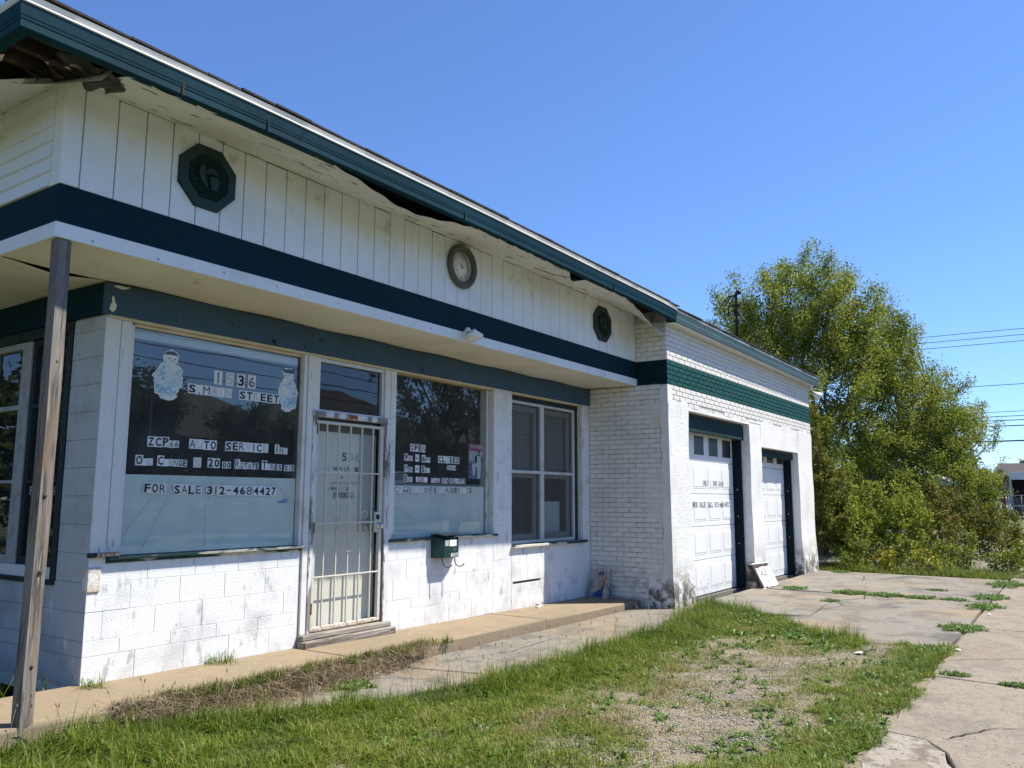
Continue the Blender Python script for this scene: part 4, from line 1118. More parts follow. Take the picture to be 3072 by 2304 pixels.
# piers and lintels as wall thickness boxes
def pier(u0, u1, v1):
    mb = MB(); F = F_gar
    n = 10; prof = []
    for k in range(n + 1):
        z = -.26 + (v1 + .26) * k / n
        fl = .035 * math.exp(-max(0, z + .1) / .35) + .006 * math.sin(z * 5 + u0)
        prof.append((z, fl))
    def fn(u, v):
        k = min(n, int(round(v * n))); z, fl = prof[k]
        w = u * 4
        x0, x1 = u0 - fl * .6, u1 + fl * .6
        y0, y1 = -1.240 - fl, Yi
        c = [(x0, y1), (x0, y0), (x1, y0), (x1, y1), (x0, y1)]
        i = int(round(w)); return (c[i][0], c[i][1], z)
    mb.grid(fn, 4, n, M_st, False)
    return mb.build('pier', garage_wall)
pier(7.262, D1[0], 2.60); pier(D1[1], D2[0], 2.60); pier(D2[1], 14.60, 2.60)
wavy_top(7.262, D1[0] + .001, 2.60, wt, F_gar, -.1, .0072, M_st, 12, parent=garage_wall)
wavy_top(D1[0] + .001, D1[1] - .001, 2.553, lambda u: 2.60 + .012 * math.sin(u * 9), F_gar, -.28, .0070, M_st, 24, parent=garage_wall)
wavy_top(D1[1] - .001, 14.60, 2.60, wt, F_gar, -.1, .0072, M_st, 40, parent=garage_wall)
wavy_top(D2[0] + .001, D2[1] - .001, 2.204, lambda u: 2.60, F_gar, -.28, .0068, M_st, 4, parent=garage_wall)
mb = MB()                                                         # smooth strip on the outer corner of the return
N = 30
pts = [(1.128 + .012 * math.sin(k * 1.9) - .03 * (1 if k < 4 else 0), -.25 + 3.08 * k / N) for k in range(N + 1)] + [(1.238, 2.83), (1.262, -.25)]
mb.poly(F_ret, pts[::-1], -.15, .0062, M_st); mb.build('stucco_coat', ret_wall)

# garage doors
def garage_door(x0, x1, y, ztop, label, hb, letters):
    d = part('garage_door', B, label)
    F = frame((0, y, 0), (1, 0, 0), (0, -1, 0))
    seams = [-.165, .362, .868, 1.367, 1.878, ztop]
    cw = (x1 - x0) / 4
    for i, (a, b) in enumerate(zip(seams[:-1], seams[1:])):
        mbox('door_section', d, F, x0, x1, a + .004, b - .004, -.05, 0, M_gdoor, .004)
        for k in range(4):
            u0, u1 = x0 + k * cw + .055, x0 + (k + 1) * cw - .055
            if i < 4:
                z0, z1 = a + .085, b - .085
                mb = MB()
                c = [[(u0, z0), (u1, z0), (u1, z1), (u0, z1)]]
                for e in (.014, .034): c.append([(u0 + e, z0 + e), (u1 - e, z0 + e), (u1 - e, z1 - e), (u0 + e, z1 - e)])
                ns_ = (.001, -.0, .011)
                mb.fbox(F, u0, u1, z0, z1, -.001, .0012, M_gdoor)
                vs = [F(*p, .0014) for p in c[0]] + [F(*p, .0045) for p in [(u0 + .008, z0 + .008), (u1 - .008, z0 + .008), (u1 - .008, z1 - .008), (u0 + .008, z1 - .008)]] + [F(*p, .0018) for p in c[1]] + [F(*p, .007) for p in c[2]]
                fs = [(j * 4 + q, j * 4 + (q + 1) % 4, (j + 1) * 4 + (q + 1) % 4, (j + 1) * 4 + q) for j in range(3) for q in range(4)] + [(12, 13, 14, 15)]
                mb.add(vs, fs, M_gdoor); mb.build('raised_panel', d)
            else:
                zz0, zz1 = 1.985, min(2.265, ztop - .02)
                mbox('pane_frame', d, F, u0 + .04, u1 - .04, zz0 - .03, zz1 + .03, .0005, .010, M_gdoor, .003)
                mbox('window_pane', d, F, u0 + .055, u1 - .055, zz0, zz1, .008, .0115, M_doorglass, 0)
                for q in range(1): mbox('gasket', d, F, u0 + .045, u1 - .045, zz0 - .010, zz0, .009, .013, M_black, 0)
    for tx, st, a, b, c, e in letters:
        u = a; w = (b - a) / len(tx)
        for ch, s in zip(tx, st):
            if ch != ' ' and s != 'b':
                mb = MB(); put_glyph(mb, F, ch, u + w * .14, u + w * .86, c, e, .0085, INK[s], .030); mb.build('door_letter', d)
            u += w
    return d
garage_door(8.12, 10.56, -.95, 2.32, 'near garage door with black sale lettering', 0,
            [('ONLY $ 000 CASH', 'gkkgkfbgkkbggfg', 9.154, 10.08, 1.497, 1.583), ('FOR SALE CALL 312-4684427', 'kkkbkkkkbfkkkbkkkkgkfkkkg', 8.737, 10.34, 1.158, 1.247)])
garage_door(11.11, 13.55, -.95, 2.32, 'far plain garage door', 0, [])
M_bayhead = mat('bay_header_teal', (0.010, 0.032, 0.037), .75, [(3, (.016, .05, .055), .45, .7)], spec=.15)
M_bayjamb = mat('bay_jamb_black_teal', (0.0025, 0.014, 0.016), .75, [(8, (.006, .022, .024), .5, .7)], spec=.15)
def bay_trim(x0, x1, xd, ztop, zb, dx):
    mb = MB(); mb.box(x0 + .002, x1 - .002, -1.135, -1.10, zb, ztop - .035, M_bayhead, .004); mb.build('bay_header', B)
    mb = MB(); mb.box(x0 + .002, x1 - .002, -1.12, -1.09, ztop - .034, ztop - .001, M_black, .002); mb.build('bay_header_gap', B)
    mb = MB(); mb.box(xd + .003, x1 - .002, -1.09, -.93, -.19, zb - .002, M_bayjamb, .004); mb.build('bay_jamb', B)
    for z in (.55, 1.0, 1.45):
        mb = MB(); mb.lathe([(.012, 0), (.012, .01), (.001, .012)], (xd + .003, -1.02, z), (-1, 0, 0), M_steel, 8); mb.build('bolt_head', B)
bay_trim(D1[0], D1[1], 10.562, D1[2], 2.285, 0)
bay_trim(D2[0], D2[1], 13.553-.05, D2[2], 2.06, 0)

# ------------------------------------------------------------------ things fixed to or standing by the building
# wooden prop post
pr = thing('wooden_post', (-.72, -.735, 0), 'tall grey weathered wooden post propping the canopy corner', 'post')
mb = MB()
def pfn(u, v):
    z = -.10 + 2.955 * v; a = int(round(u * 4)) % 4
    tw = .02 * math.sin(z * 1.3)
    h = .039 + .0012 * math.sin(z * 7)
    cx = -.72 + .012 * math.sin(z * 1.1) - .03 * (1 - v) * 0; cy = -.735 + .006 * math.sin(z * 1.7)
    ang = math.pi / 4 + a * math.pi / 2 + R(6) + tw
    return (cx + h * 1.414 * math.cos(ang), cy + h * 1.414 * math.sin(ang), z)
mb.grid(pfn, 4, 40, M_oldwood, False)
mb.build('shaft', pr)
for z in (2.10, 1.30, .86, .33):
    mb = MB(); s = random.uniform(.009, .013); e = random.uniform(-.03, .03)
    mb.lathe([(s * 1.2, -.004), (s, .0008), (.001, .0012)], (-.72 + .012 * math.sin(z * 1.1) + e * .4, -.735 - .0415, z), (.10, -1, 0), M_knot, 12)
    mb.build('knot', pr)

# wall clock
ck = thing('wall_clock', (3.215, -.772, 3.40), 'round bronze rimmed wall clock with missing numerals above the canopy band', 'clock')
mb = MB(); C0 = Vector((3.215, -.770, 3.628)); AX = (0, -1, 0)
mb.lathe([(.215, .0), (.228, .012), (.230, .03), (.215, .050), (.190, .052), (.182, .044), (.172, .042), (.168, .030), (.162, .012)], C0, AX, M_clockrim, 48); mb.build('rim', ck)
mb = MB(); mb.lathe([(.163, .0), (.163, .013), (.0005, .0132)], C0, AX, M_clockface, 48); mb.build('face', ck)
Fc = lambda u, v, n=0: Vector((3.215 + u, -.770 - n, 3.628 + v))
for num, st in ((12, 'f'), (1, 'g'), (2, 'f'), (3, 'f'), (5, 'g'), (6, 'k'), (7, 'k'), (10, 'k'), (11, 'f')):
    a = R(90 - num * 30); r = .118; mb = MB(); t = str(num)
    for k, c in enumerate(t):
        ox = (k - (len(t) - 1) / 2) * .017
        put_glyph(mb, Fc, c, r * math.cos(a) + ox - .0085, r * math.cos(a) + ox + .0085, r * math.sin(a) - .014, r * math.sin(a) + .014, .0145, INK[st], .01)
    mb.build('numeral', ck)
for a, l, w in ((86, .105, .0035), (158, .075, .005)):
    mb = MB(); d = Vector((math.cos(R(a)), math.sin(R(a)))); p = Vector((-d.y, d.x))
    mb.poly(Fc, [tuple(-d * .03 + p * w), tuple(-d * .03 - p * w), tuple(d * l - p * w * .3), tuple(d * l + p * w * .3)], .0165, .018, M_black); mb.build('hand', ck)
for x, z in ((-.085, -.05), (.05, -.075)):
    mb = MB(); mb.poly(Fc, [(x, z), (x + .02, z - .012), (x + .024, z - .004), (x + .004, z + .006)], .0135, .015, M_black); mb.build('fallen_hand', ck)
mb = MB(); mb.lathe([(.170, .038), (.0005, .0385)], C0, AX, glass_mat('clock_glass', tint=(1, 1, 1), boost=.8), 40); mb.build('crystal', ck)

# canopy floodlight
fl = thing('security_light', (3.30, -.783, 2.90), 'white twin floodlight on the canopy fascia above the door', 'floodlight')
mb = MB(); mb.lathe([(.055, 0), (.055, .012), (.04, .028), (.001, .03)], (3.30, -.783, 2.935), (0, -1, 0), M_bulb, 20); mb.build('base', fl)
def holder(p, q, r0, r1, bulb):
    p, q = Vector(p), Vector(q); d = (q - p)
    mb = MB(); mb.lathe([(r0 * .7, 0), (r0, .012), (r0 * .9, .03), (r1, d.length), (r1 * .9, d.length + .002), (r1 * .8, d.length - .01)], p, d, M_bulb, 18); o = mb.build('lamp_holder', fl)
    mb = MB(); mb.tube([Vector((3.30 + (p.x - 3.30) * .2, -.80, 2.945)), (Vector((3.30, -.80, 2.945)) + p) / 2 + Vector((0, -.012, 0)), p], .010, M_bulb, 8); mb.build('swivel_arm', fl)
    if bulb:
        e = q
        mb = MB(); mb.lathe([(.022, -.01), (.030, .02), (.055, .06), (.061, .075), (.058, .088), (.035, .098), (.001, .101)], e, d, M_bulbglass, 24); mb.build('bulb', fl)
holder((3.27, -.822, 2.985), (3.245, -.868, 2.935), .030, .034, True)
holder((3.36, -.820, 2.985), (3.455, -.865, 2.930), .029, .031, False)

# small lamp at the far garage corner
gl = thing('corner_floodlight', (14.66, -1.26, 3.50), 'white floodlight at the far top corner of the garage', 'floodlight')
mb = MB(); mb.box(14.64, 14.72, -1.30, -1.22, 3.60, 3.68, M_bulb, .008); mb.build('base', gl)
for dx in (.0, .07):
    mb = MB(); mb.tube([(14.68, -1.26, 3.60), (14.72 + dx, -1.30, 3.56), (14.74 + dx, -1.33, 3.52)], .014, M_bulb, 8); mb.build('arm', gl)
mb = MB(); mb.lathe([(.03, -.02), (.05, .04), (.09, .12), (.095, .14), (.08, .135), (.001, .10)], (14.73, -1.31, 3.53), (.75, -.55, -.55), M_bulb, 20); mb.build('lamp_head', gl)

# mailbox
ml = thing('mailbox', (3.94, -.0, .65), 'open green wall mailbox with paper and hooks under the right shop window', 'mailbox')
plan = [(3.735, -.002), (3.745, -.075), (3.815, -.125), (4.055, -.125), (4.125, -.075), (4.135, -.002)]
mb = MB(); k = len(plan)
zt = [.865, .865, .845, .845, .865, .865]
vs = [(x, y, .655) for x, y in plan] + [(x, y, z) for (x, y), z in zip(plan, zt)] + [(x * .96 + 3.935 * .04, y * .9 - .004, z - .002) for (x, y), z in zip(plan, zt)] + [(x * .96 + 3.935 * .04, y * .9 - .004, .70) for x, y in plan]
fs = [tuple(range(k))[::-1], tuple(range(3 * k, 4 * k))]
for a in (0, k, 2 * k):
    fs += [(a + i, a + i + 1, a + i + 1 + k, a + i + k) for i in range(k - 1)]
mb.add(vs, fs, M_mailgreen); mb.build('body', ml)
mb = MB(); mb.add([(3.735, -.003, .66), (4.135, -.003, .66), (4.135, -.003, .905), (3.735, -.003, .905)], [(0, 1, 2, 3)], M_mailgreen); mb.box(3.735, 4.135, -.004, -.001, .66, .905, M_mailgreen); mb.build('back_plate', ml)
mb = MB()                                                        # lid, dented and half open
vs = [(3.725, -.004, .905), (4.145, -.004, .905), (4.14, -.07, .918), (4.07, -.145, .900), (3.80, -.145, .893), (3.73, -.07, .912)]
mb.add(vs + [(x, y, z - .006) for x, y, z in vs], [(0, 1, 2, 5), (2, 3, 4, 5), (6, 11, 8, 7), (8, 11, 10, 9)] + [(i, (i + 1) % 6, (i + 1) % 6 + 6, i + 6) for i in range(6)], M_black); mb.build('lid', ml)
mb = MB(); mb.box(3.90, 4.02, -.1275, -.1255, .775, .842, mat('white_paper', (.78, .78, .77), .7), 0); mb.build('paper', ml)
mb = MB(); mb.box(3.825, 3.885, -.1275, -.1255, .78, .840, mat('grey_envelope', (.42, .42, .40), .6), 0); mb.build('paper', ml)
mb = MB(); Fm = frame((0, -.126, 0), (1, 0, 0), (0, -1, 0))
for i in range(12):
    a0 = i * 30; mb.poly(Fm, ell(3.985, .738, .042, .036, 4, a0, a0 + 20) + ell(3.985, .738, .033, .028, 4, a0 + 20, a0), 0, .002, M_mailgreen if i % 2 else mat('mail_relief', (.10, .16, .16), .5))
mb.fbox(Fm, 3.962, 4.008, .741, .751, 0, .002, MATS['mail_relief']); mb.fbox(Fm, 3.966, 4.004, .726, .735, 0, .002, MATS['mail_relief'])
mb.build('emblem', ml)
for i, c in enumerate('1536'):
    mb = MB(); mb.fbox(Fm, 3.925 + i * .033, 3.953 + i * .033, .662, .700, 0, .001, M_card); put_glyph(mb, Fm, c, 3.929 + i * .033, 3.949 + i * .033, .665, .697, .002, M_ink, .01); mb.build('house_number', ml)
for x in (3.80, 4.01):
    mb = MB(); mb.tube([(x, -.10, .66), (x + .02, -.10, .60), (x + .035, -.11, .565), (x + .06, -.135, .552), (x + .09, -.155, .562), (x + .10, -.165, .585)], .0055, M_black, 6); mb.build('hook', ml)

# bag leaning on the brick
bagr = thing('product_bag', (7.12, -.22, -.075), 'slumped dirty paper bag printed 45 leaning on the brick wall', 'bag')
mb = MB(); M_bag = mat('dirty_bag_paper', (.42, .37, .30), .8, [(9, (.27, .22, .17), .45, .62), (4, (.50, .47, .42), .5, .7)], (22, .012))
def bfn(u, v):
    a = 2 * math.pi * u
    w = (.128 - .012 * v + .010 * math.sin(6 * v)) * (1 if v < .93 else .92); t = (.052 + .018 * math.sin(math.pi * min(1, v * 1.05))) * (1 - .75 * max(0, (v - .72) / .28))
    ca, sa = math.cos(a), math.sin(a)
    ca = math.copysign(abs(ca) ** .45, ca); sa = math.copysign(abs(sa) ** .7, sa)
    z = -.075 + .405 * v; lean = .075 * v
    return (7.085 + lean + t * sa + .006 * math.sin(9 * v + 4 * u), -.215 - .05 * v + w * ca, z + .008 * math.sin(a * 3) * v)
mb.grid(bfn, 28, 16, M_bag); mb.add([bfn(k / 28, 0) for k in range(28)], [tuple(range(28))], M_bag); mb.add([bfn(k / 28, 1) for k in range(28)], [tuple(range(28))[::-1]], M_bag)
mb.build('sack', bagr)
def Fb(u, v, n=0):                                               # print on the bag face (u = -y)
    q = max(0, min(1, v / .405)); t = .052 + .018 * math.sin(math.pi * min(1, q * 1.05)); t *= (1 - .75 * max(0, (q - .72) / .28))
    return Vector((7.085 + .075 * q - t * 1.02 - n - .006, -.215 - .05 * q + (-u), -.075 + v))
mb = MB(); M_bagblue = mat('bag_blue', (.015, .055, .18), .7, [(20, (.03, .12, .30), .5, .6)])
for k in range(9):
    u0 = -.09 + k * .019; h = .03 + .012 * k + .012 * (k % 3)
    mb.fbox(Fb, u0, u0 + .019, .022, .022 + h, -.004, .002, M_bagblue)
mb.build('blue_print', bagr)
mb = MB(); 
for k, c in enumerate('45'): put_glyph(mb, Fb, c, -.045 + k * .052, -.002 + k * .052, .315, .365, .004, mat('bag_navy', (.012, .03, .09), .7), .03)
mb.build('bag_number', bagr)
mb = MB(); mb.tube([Fb(.088, .345, .004), Fb(.082, .26, .006), Fb(.075, .15, .004)], .004, mat('bag_red', (.16, .02, .02), .7), 5); mb.build('bag_stripe', bagr)

# fallen sale sign
sg = thing('sale_sign', (10.73, -1.45, -.16), 'battered white board reading SALE leaning between the garage doors', 'sign')
bl, br = Vector((10.44, -1.47, -.155)), Vector((10.98, -1.56, -.155)); upv = (Vector((10.56, -1.275, .235)) - Vector((10.53, -1.47, -.155)))
uh = (br - bl); un = uh.normalized().cross(upv.normalized()).normalized()
if un.y > 0: un = -un
Fs = lambda u, v, n=0: bl + uh * u + upv * v + un * n
M_sign = mat('weathered_sign_white', (.74, .73, .70), .7, [(8, (.5, .47, .42), .56, .68)]); M_signdark = mat('sign_dark_backing', (.05, .04, .035), .9, [(20, (.22, .19, .16), .55, .65)])
mb = MB(); mb.fbox(Fs, -.05, 1.05, 0, 1.03, -.10, -.06, M_signdark); mb.build('back_board', sg)
mb = MB(); mb.fbox(Fs, -.02, 1.02, .01, 1.0, -.058, -.03, M_signdark); mb.fbox(Fs, -.03, 1.03, .985, 1.02, -.06, -.02, M_sign); mb.fbox(Fs, -.04, 1.0, -.005, .04, -.06, -.02, M_sign); mb.build('frame', sg)
mb = MB(); mb.poly(Fs, [(.06, .05), (.25, .10), (.34, .05), (.55, .08), (.7, .04), (.98, .10), (.97, .55), (.94, .90), (.80, .84), (.45, .86), (.15, .80), (.05, .82), (.03, .4)], -.029, -.012, M_sign); mb.build('face', sg)
for k, (c, s) in enumerate(zip('SALE', 'gkkg')):
    mb = MB(); put_glyph(mb, Fs, c, .14 + k * .12, .23 + k * .12, .50, .78, -.0105, INK[s], .02); mb.build('sign_letter', sg)
mb = MB(); put_glyph(mb, Fs, 'N', .40, .50, .25, .36, -.0105, M_inkgrey, .02); mb.build('sign_letter', sg)

# scrap of wood on the sill, plank on the step
mb = MB(); mb.box(.035, .20, -.055, .0, .872, .900, M_oldwood, .004); mb.box(-.01, .034, -.04, .01, .868, .900, mat('charred_wood', (.03, .03, .03), .9), .004)
tag(mb.build('wood_scrap', off=Vector((.1, -.03, .87))), 'short grey wood scrap on the left end of the near sill', 'wood scrap')
mb = MB(); mb.obox(Vector((5.72, -.13, -.045)), Vector((.96, .25, -.01)), Vector((-.25, .96, 0)), Vector((0, 0, 1)), .13, .022, .008, M_peel); mb.obox(Vector((5.80, -.07, -.025)), Vector((.98, .2, .05)), Vector((-.2, .98, 0)), Vector((0, 0, 1)), .06, .025, .012, M_peel)
tag(mb.build('broken_trim', off=Vector((5.72, -.13, -.06))), 'broken strip of white trim lying on the step below the double window', 'wood scrap')
mb = MB(); mb.tube([(1.50, -.035, 2.66), (1.50, -.06, 2.66), (1.505, -.062, 2.63), (1.512, -.06, 2.615)], .006, M_black, 6); mb.lathe([(.016, 0), (.016, .006)], (1.50, -.031, 2.66), (0, -1, 0), M_black, 10)
tag(mb.build('wall_hook', off=Vector((1.5, -.03, 2.66))), 'small black hook on the teal header above the left window', 'hook')

# service mast on the roof
ms = thing('service_mast', (14.30, .16, 4.1), 'black electrical service mast with looped cables on the garage roof', 'utility mast')
mb = MB(); mb.tube([(14.30, .16, 4.0), (14.30, .16, 5.74), (14.295, .15, 5.80), (14.27, .11, 5.84), (14.23, .07, 5.83), (14.20, .04, 5.79)], [.032, .032, .034, .045, .05, .04], M_black, 10); mb.build('pipe', ms)
for z, l in ((5.55, .13), (5.20, .08)):
    mb = MB(); mb.box(14.30 - l * .55, 14.30 + l * .55, .16 - l * .8, .16 + l * .8, z - .015, z + .015, M_black, .004); mb.build('bracket', ms)
for k in range(3):
    mb = MB(); a = .10 + .07 * k
    mb.tube([(14.22, .06, 5.80), (14.17, .06 + a, 5.72), (14.14, .14 + a * 1.5, 5.48), (14.16, .16 + a * 1.2, 5.24 + .03 * k), (14.26, .18 + .2 * a, 5.30 + .06 * k), (14.29, .17, 5.45)], .012, M_black, 5); mb.build('cable_loop', ms)
mb = MB(); mb.tube([(14.31, .15, 5.45), (14.55, -.05, 5.1), (14.72, -.2, 4.75), (14.95, -.45, 4.4)], .011, M_black, 5); mb.build('stay_cable', ms)

# overhead wires on the right, running across the end of the street
M_wire = mat('wire_black', (.02, .02, .022), .6)
wires = [(12.60, .020, 'highest'), (12.18, .020, 'second highest'), (11.78, .020, 'third highest'), (8.9, .022, 'lone middle'), (7.10, .018, 'thin upper low'), (6.80, .024, 'second low'), (6.53, .028, 'third low'), (6.16, .034, 'fourth low'), (5.16, .050, 'lowest and thickest')]
for z, r, nm in wires:
    mb = MB()
    mb.tube([(60 + random.uniform(-.1, .1), y, z + .0011 * (y + 4) ** 2 * .35 - .02) for y in range(-40, 41, 4)], r, M_wire, 5, cap=False)
    tag(mb.build('power_line', off=Vector((60, 0, z))), nm + ' overhead wire crossing the sky at the right', 'power line', 'overhead wires at the right')

# ------------------------------------------------------------------ vegetation
def raw_mesh(name, verts, quads=None, tris=None, mats=(), tint=None, mat_idx=None):
    me = bpy.data.meshes.new(name)
    nq = 0 if quads is None else len(quads); ntr = 0 if tris is None else len(tris)
    me.vertices.add(len(verts)); me.vertices.foreach_set('co', np.asarray(verts, np.float32).ravel())
    loops = np.concatenate([a.ravel() for a in (quads, tris) if a is not None and len(a)]).astype(np.int32)
    me.loops.add(len(loops)); me.loops.foreach_set('vertex_index', loops)
    starts = np.concatenate([np.arange(nq) * 4, nq * 4 + np.arange(ntr) * 3]).astype(np.int32)
    me.polygons.add(nq + ntr); me.polygons.foreach_set('loop_start', starts)
    me.polygons.foreach_set('loop_total', np.concatenate([np.full(nq, 4), np.full(ntr, 3)]).astype(np.int32))
    for m in mats: me.materials.append(m)
    if mat_idx is not None: me.polygons.foreach_set('material_index', mat_idx)
    if tint is not None:
        a = me.attributes.new('tint', 'FLOAT', 'POINT'); a.data.foreach_set('value', np.asarray(tint, np.float32))
    me.update(calc_edges=True); me.validate()
    return me
def unit(v): return v / np.maximum(np.linalg.norm(v, axis=-1, keepdims=True), 1e-9)

M_grass = mat('grass_blade', (0.085, 0.145, 0.012), 0.55, [(None, (0.195, 0.255, 0.026), .15, .60), (None, (0.27, 0.25, 0.08), .62, .80), (None, (0.33, 0.28, 0.165), .84, .96)], transl=.35, spec=.3)
M_weed = mat('broad_weed_leaf', (0.075, 0.150, 0.022), 0.5, [(None, (0.15, 0.235, 0.042), .2, .8)], transl=.3, spec=.35)
M_straw = mat('dead_grass', (0.34, 0.27, 0.16), 0.8, [(None, (0.17, 0.125, 0.07), .1, .5), (None, (0.48, 0.41, 0.27), .6, .95)], transl=.2)
M_leaf = mat('spring_leaf', (0.165, 0.215, 0.026), 0.6, [(None, (0.285, 0.325, 0.052), .25, .75), (None, (0.40, 0.37, 0.10), .82, .97)], transl=.48, spec=.15)
M_leaf2 = mat('olive_leaf', (0.110, 0.130, 0.024), 0.5, [(None, (0.23, 0.22, 0.045), .3, .7), (None, (0.20, 0.11, 0.04), .86, .97)], transl=.40, spec=.15)
M_yellow = mat('yellow_shrub_leaf', (0.14, 0.19, 0.025), 0.5, [(None, (0.44, 0.40, 0.025), .52, .85)], transl=.35, spec=.3)
M_bark = mat('dark_bark', (0.075, 0.062, 0.050), 0.9, [(9, (.12, .10, .085), .45, .65, {'st': (3, 3, .6)})], (20, .01, (4, 4, .8)))
M_farleaf = mat('far_leaf', (0.050, 0.085, 0.020), 0.6, [(None, (0.10, 0.135, 0.035), .2, .9)], transl=.3)

def blades(pos, h, w, lean, curl, rng):
    """curved grass blades: 5 verts each, 1 quad + 1 tri"""
    n = len(pos)
    a = rng.uniform(0, 2 * np.pi, n); d = np.stack([np.cos(a), np.sin(a), np.zeros(n)], 1); s = np.stack([-np.sin(a), np.cos(a), np.zeros(n)], 1)
    la = np.abs(rng.normal(0, 1, n)) * lean
    b0 = pos; mid = pos + d * (h * la * .35)[:, None] + np.array([0, 0, 1]) * (h * .58 * (1 - .25 * np.minimum(la, 1.5)))[:, None]
    tip = pos + d * (h * (la + curl * .6))[:, None] + np.array([0, 0, 1]) * (h * np.clip(1 - .55 * la, .18, 1))[:, None]
    wv = s * (w / 2)[:, None]
    V = np.stack([b0 - wv, b0 + wv, mid + wv * .8, mid - wv * .8, tip], 1).reshape(-1, 3)
    o = np.arange(n) * 5
    q = np.stack([o, o + 1, o + 2, o + 3], 1); t = np.stack([o + 3, o + 2, o + 4], 1)
    return V, q, t

def grass_obj(name, pos, h, w, lean, tint, m, label, cat='grass', curl=.3, kind='stuff', seed=3, parent=None, loc=None):
    rng = np.random.default_rng(seed)
    V, q, t = blades(pos, h, w, lean, curl, rng)
    if loc is not None: V = V - np.array(loc)
    me = raw_mesh(name, V, q, t, (m,), np.repeat(tint, 5))
    o = bpy.data.objects.new(name, me)
    if loc is not None: o.location = loc
    link(o, parent)
    return tag(o, label, cat, kind=kind)

def vnoise(x, y, s, seed=0):
    """smooth value noise"""
    r = np.random.default_rng(seed).random((64, 64))
    x = x * s + 31.3; y = y * s + 17.7
    xi = np.floor(x).astype(int); yi = np.floor(y).astype(int); fx = x - xi; fy = y - yi
    fx = fx * fx * (3 - 2 * fx); fy = fy * fy * (3 - 2 * fy)
    g = lambda a, b: r[a % 64, b % 64]
    return (g(xi, yi) * (1 - fx) + g(xi + 1, yi) * fx) * (1 - fy) + (g(xi, yi + 1) * (1 - fx) + g(xi + 1, yi + 1) * fx) * fy

def y_edge(x): return np.interp(x, [-6, -.9, 0, .6, 1.2, 2, 3, 5, 6.5, 7.6, 8.3], [-.85, -.82, -.88, -1.12, -1.44, -1.76, -1.86, -1.86, -1.74, -1.50, -1.38])
def x_far(y): return np.interp(y, [-4.7, -4.0, -3.5, -3.0, -2.5, -1.9, -1.25], [6.15, 6.0, 6.15, 6.7, 7.35, 7.75, 8.15])
def soil_z(x, y): 
    f = lambda x, y, s: np.sin(x * 1.7 * s + y * 2.3 * s) * .5 + np.sin(x * 3.1 * s - y * 1.3 * s + 1.7) * .3 + np.sin(x * 5.3 * s + y * 4.7 * s) * .2
    return -.158 + .016 * f(x, y, 1.3) + .008 * f(x, y, 5)
rng = np.random.default_rng(5)
NB = 420000
gx = rng.uniform(-3.0, 8.4, NB); gy = rng.uniform(-4.72, -.7, NB)
jit = .10 * (vnoise(gx, gy, 5, 9) - .5) + .05 * (vnoise(gx, gy, 17, 4) - .5)
edge = y_edge(gx) + jit; far = x_far(gy) + jit * 2.0
wj = .30 * (vnoise(gx, gy, 2.6, 13) - .55) + .16 * (vnoise(gx, gy, 9, 14) - .5)
inside = (gy < edge) & (gx < far) & (gy > -4.68 + wj)
d_edge = edge - gy; d_far = far - gx; d_walk = gy + 4.66
n1 = vnoise(gx, gy, 1.1, 1); n2 = vnoise(gx, gy, 3.1, 2); n3 = vnoise(gx, gy, 8, 3)
lush_edge = np.exp(-(d_edge / .55) ** 2); lush_far = np.exp(-(d_far / .55) ** 2) * (gy > -3.9); lush_walk = np.exp(-(d_walk / .50) ** 2)
left = 1 / (1 + np.exp((gx - 1.15 - .9 * (n1 - .5) + .35 * (gy + 3.3)) / .22))
gravelly = 1.05 * np.exp(-(((gx - 1.60) / .92) ** 2 + ((gy + 3.80) / .52) ** 2)) + .62 * np.exp(-(((gx - 3.65) / .85) ** 2 + ((gy + 3.35) / .40) ** 2)) + .4 * np.exp(-(((gx - 5.6) / .7) ** 2 + ((gy + 4.0) / .5) ** 2))
dens = .50 + 1.1 * lush_edge + .9 * lush_far + .85 * lush_walk + .95 * left + .55 * (n1 - .5) + .75 * (n2 - .5) + .35 * (n3 - .5) - 1.15 * np.clip(gravelly, 0, 1.15) * (1 - .7 * lush_walk)
dens = np.clip(dens, .10 + .16 * (n3 > .55), 1)
keep = inside & (rng.random(NB) < dens ** 1.25)
gx, gy = gx[keep], gy[keep]
sel = lambda a: a[keep]
lush = np.clip(sel(lush_edge) + .75 * sel(lush_far) + .45 * sel(left) + .25 * sel(lush_walk), 0, 1.3)
hgt = .85 * (.020 + .045 * rng.random(len(gx)) ** 1.4 + (.080 * lush + .085 * sel(lush_edge) + .06 * sel(lush_far)) * rng.random(len(gx)) ** 1.3 * (.35 + 1.1 * sel(n2))) * (.7 + .5 * sel(dens)) * (.45 + 1.15 * sel(n3))
wid = .0036 + .0034 * rng.random(len(gx)) + .002 * (rng.random(len(gx)) < .1)
tint = np.clip(.10 + .55 * (sel(n2) - .5) + .25 * (vnoise(gx, gy, 6, 55) - .5) + .36 * rng.random(len(gx)) + .34 * (1 - np.clip(lush, 0, 1)) * sel(n1) + .30 * (1 - sel(dens)) + .25 * (sel(n3) - .5), 0, 1)
dry = rng.random(len(gx)) < (.06 + .24 * (1 - sel(dens))); tint[dry] = rng.uniform(.7, 1, dry.sum())
pos = np.stack([gx, gy, soil_z(gx, gy) - .006], 1)
grass_obj('grass', pos, hgt, wid, 1.15, tint, M_grass, 'patchy spring grass between the driveway, step and sidewalk')

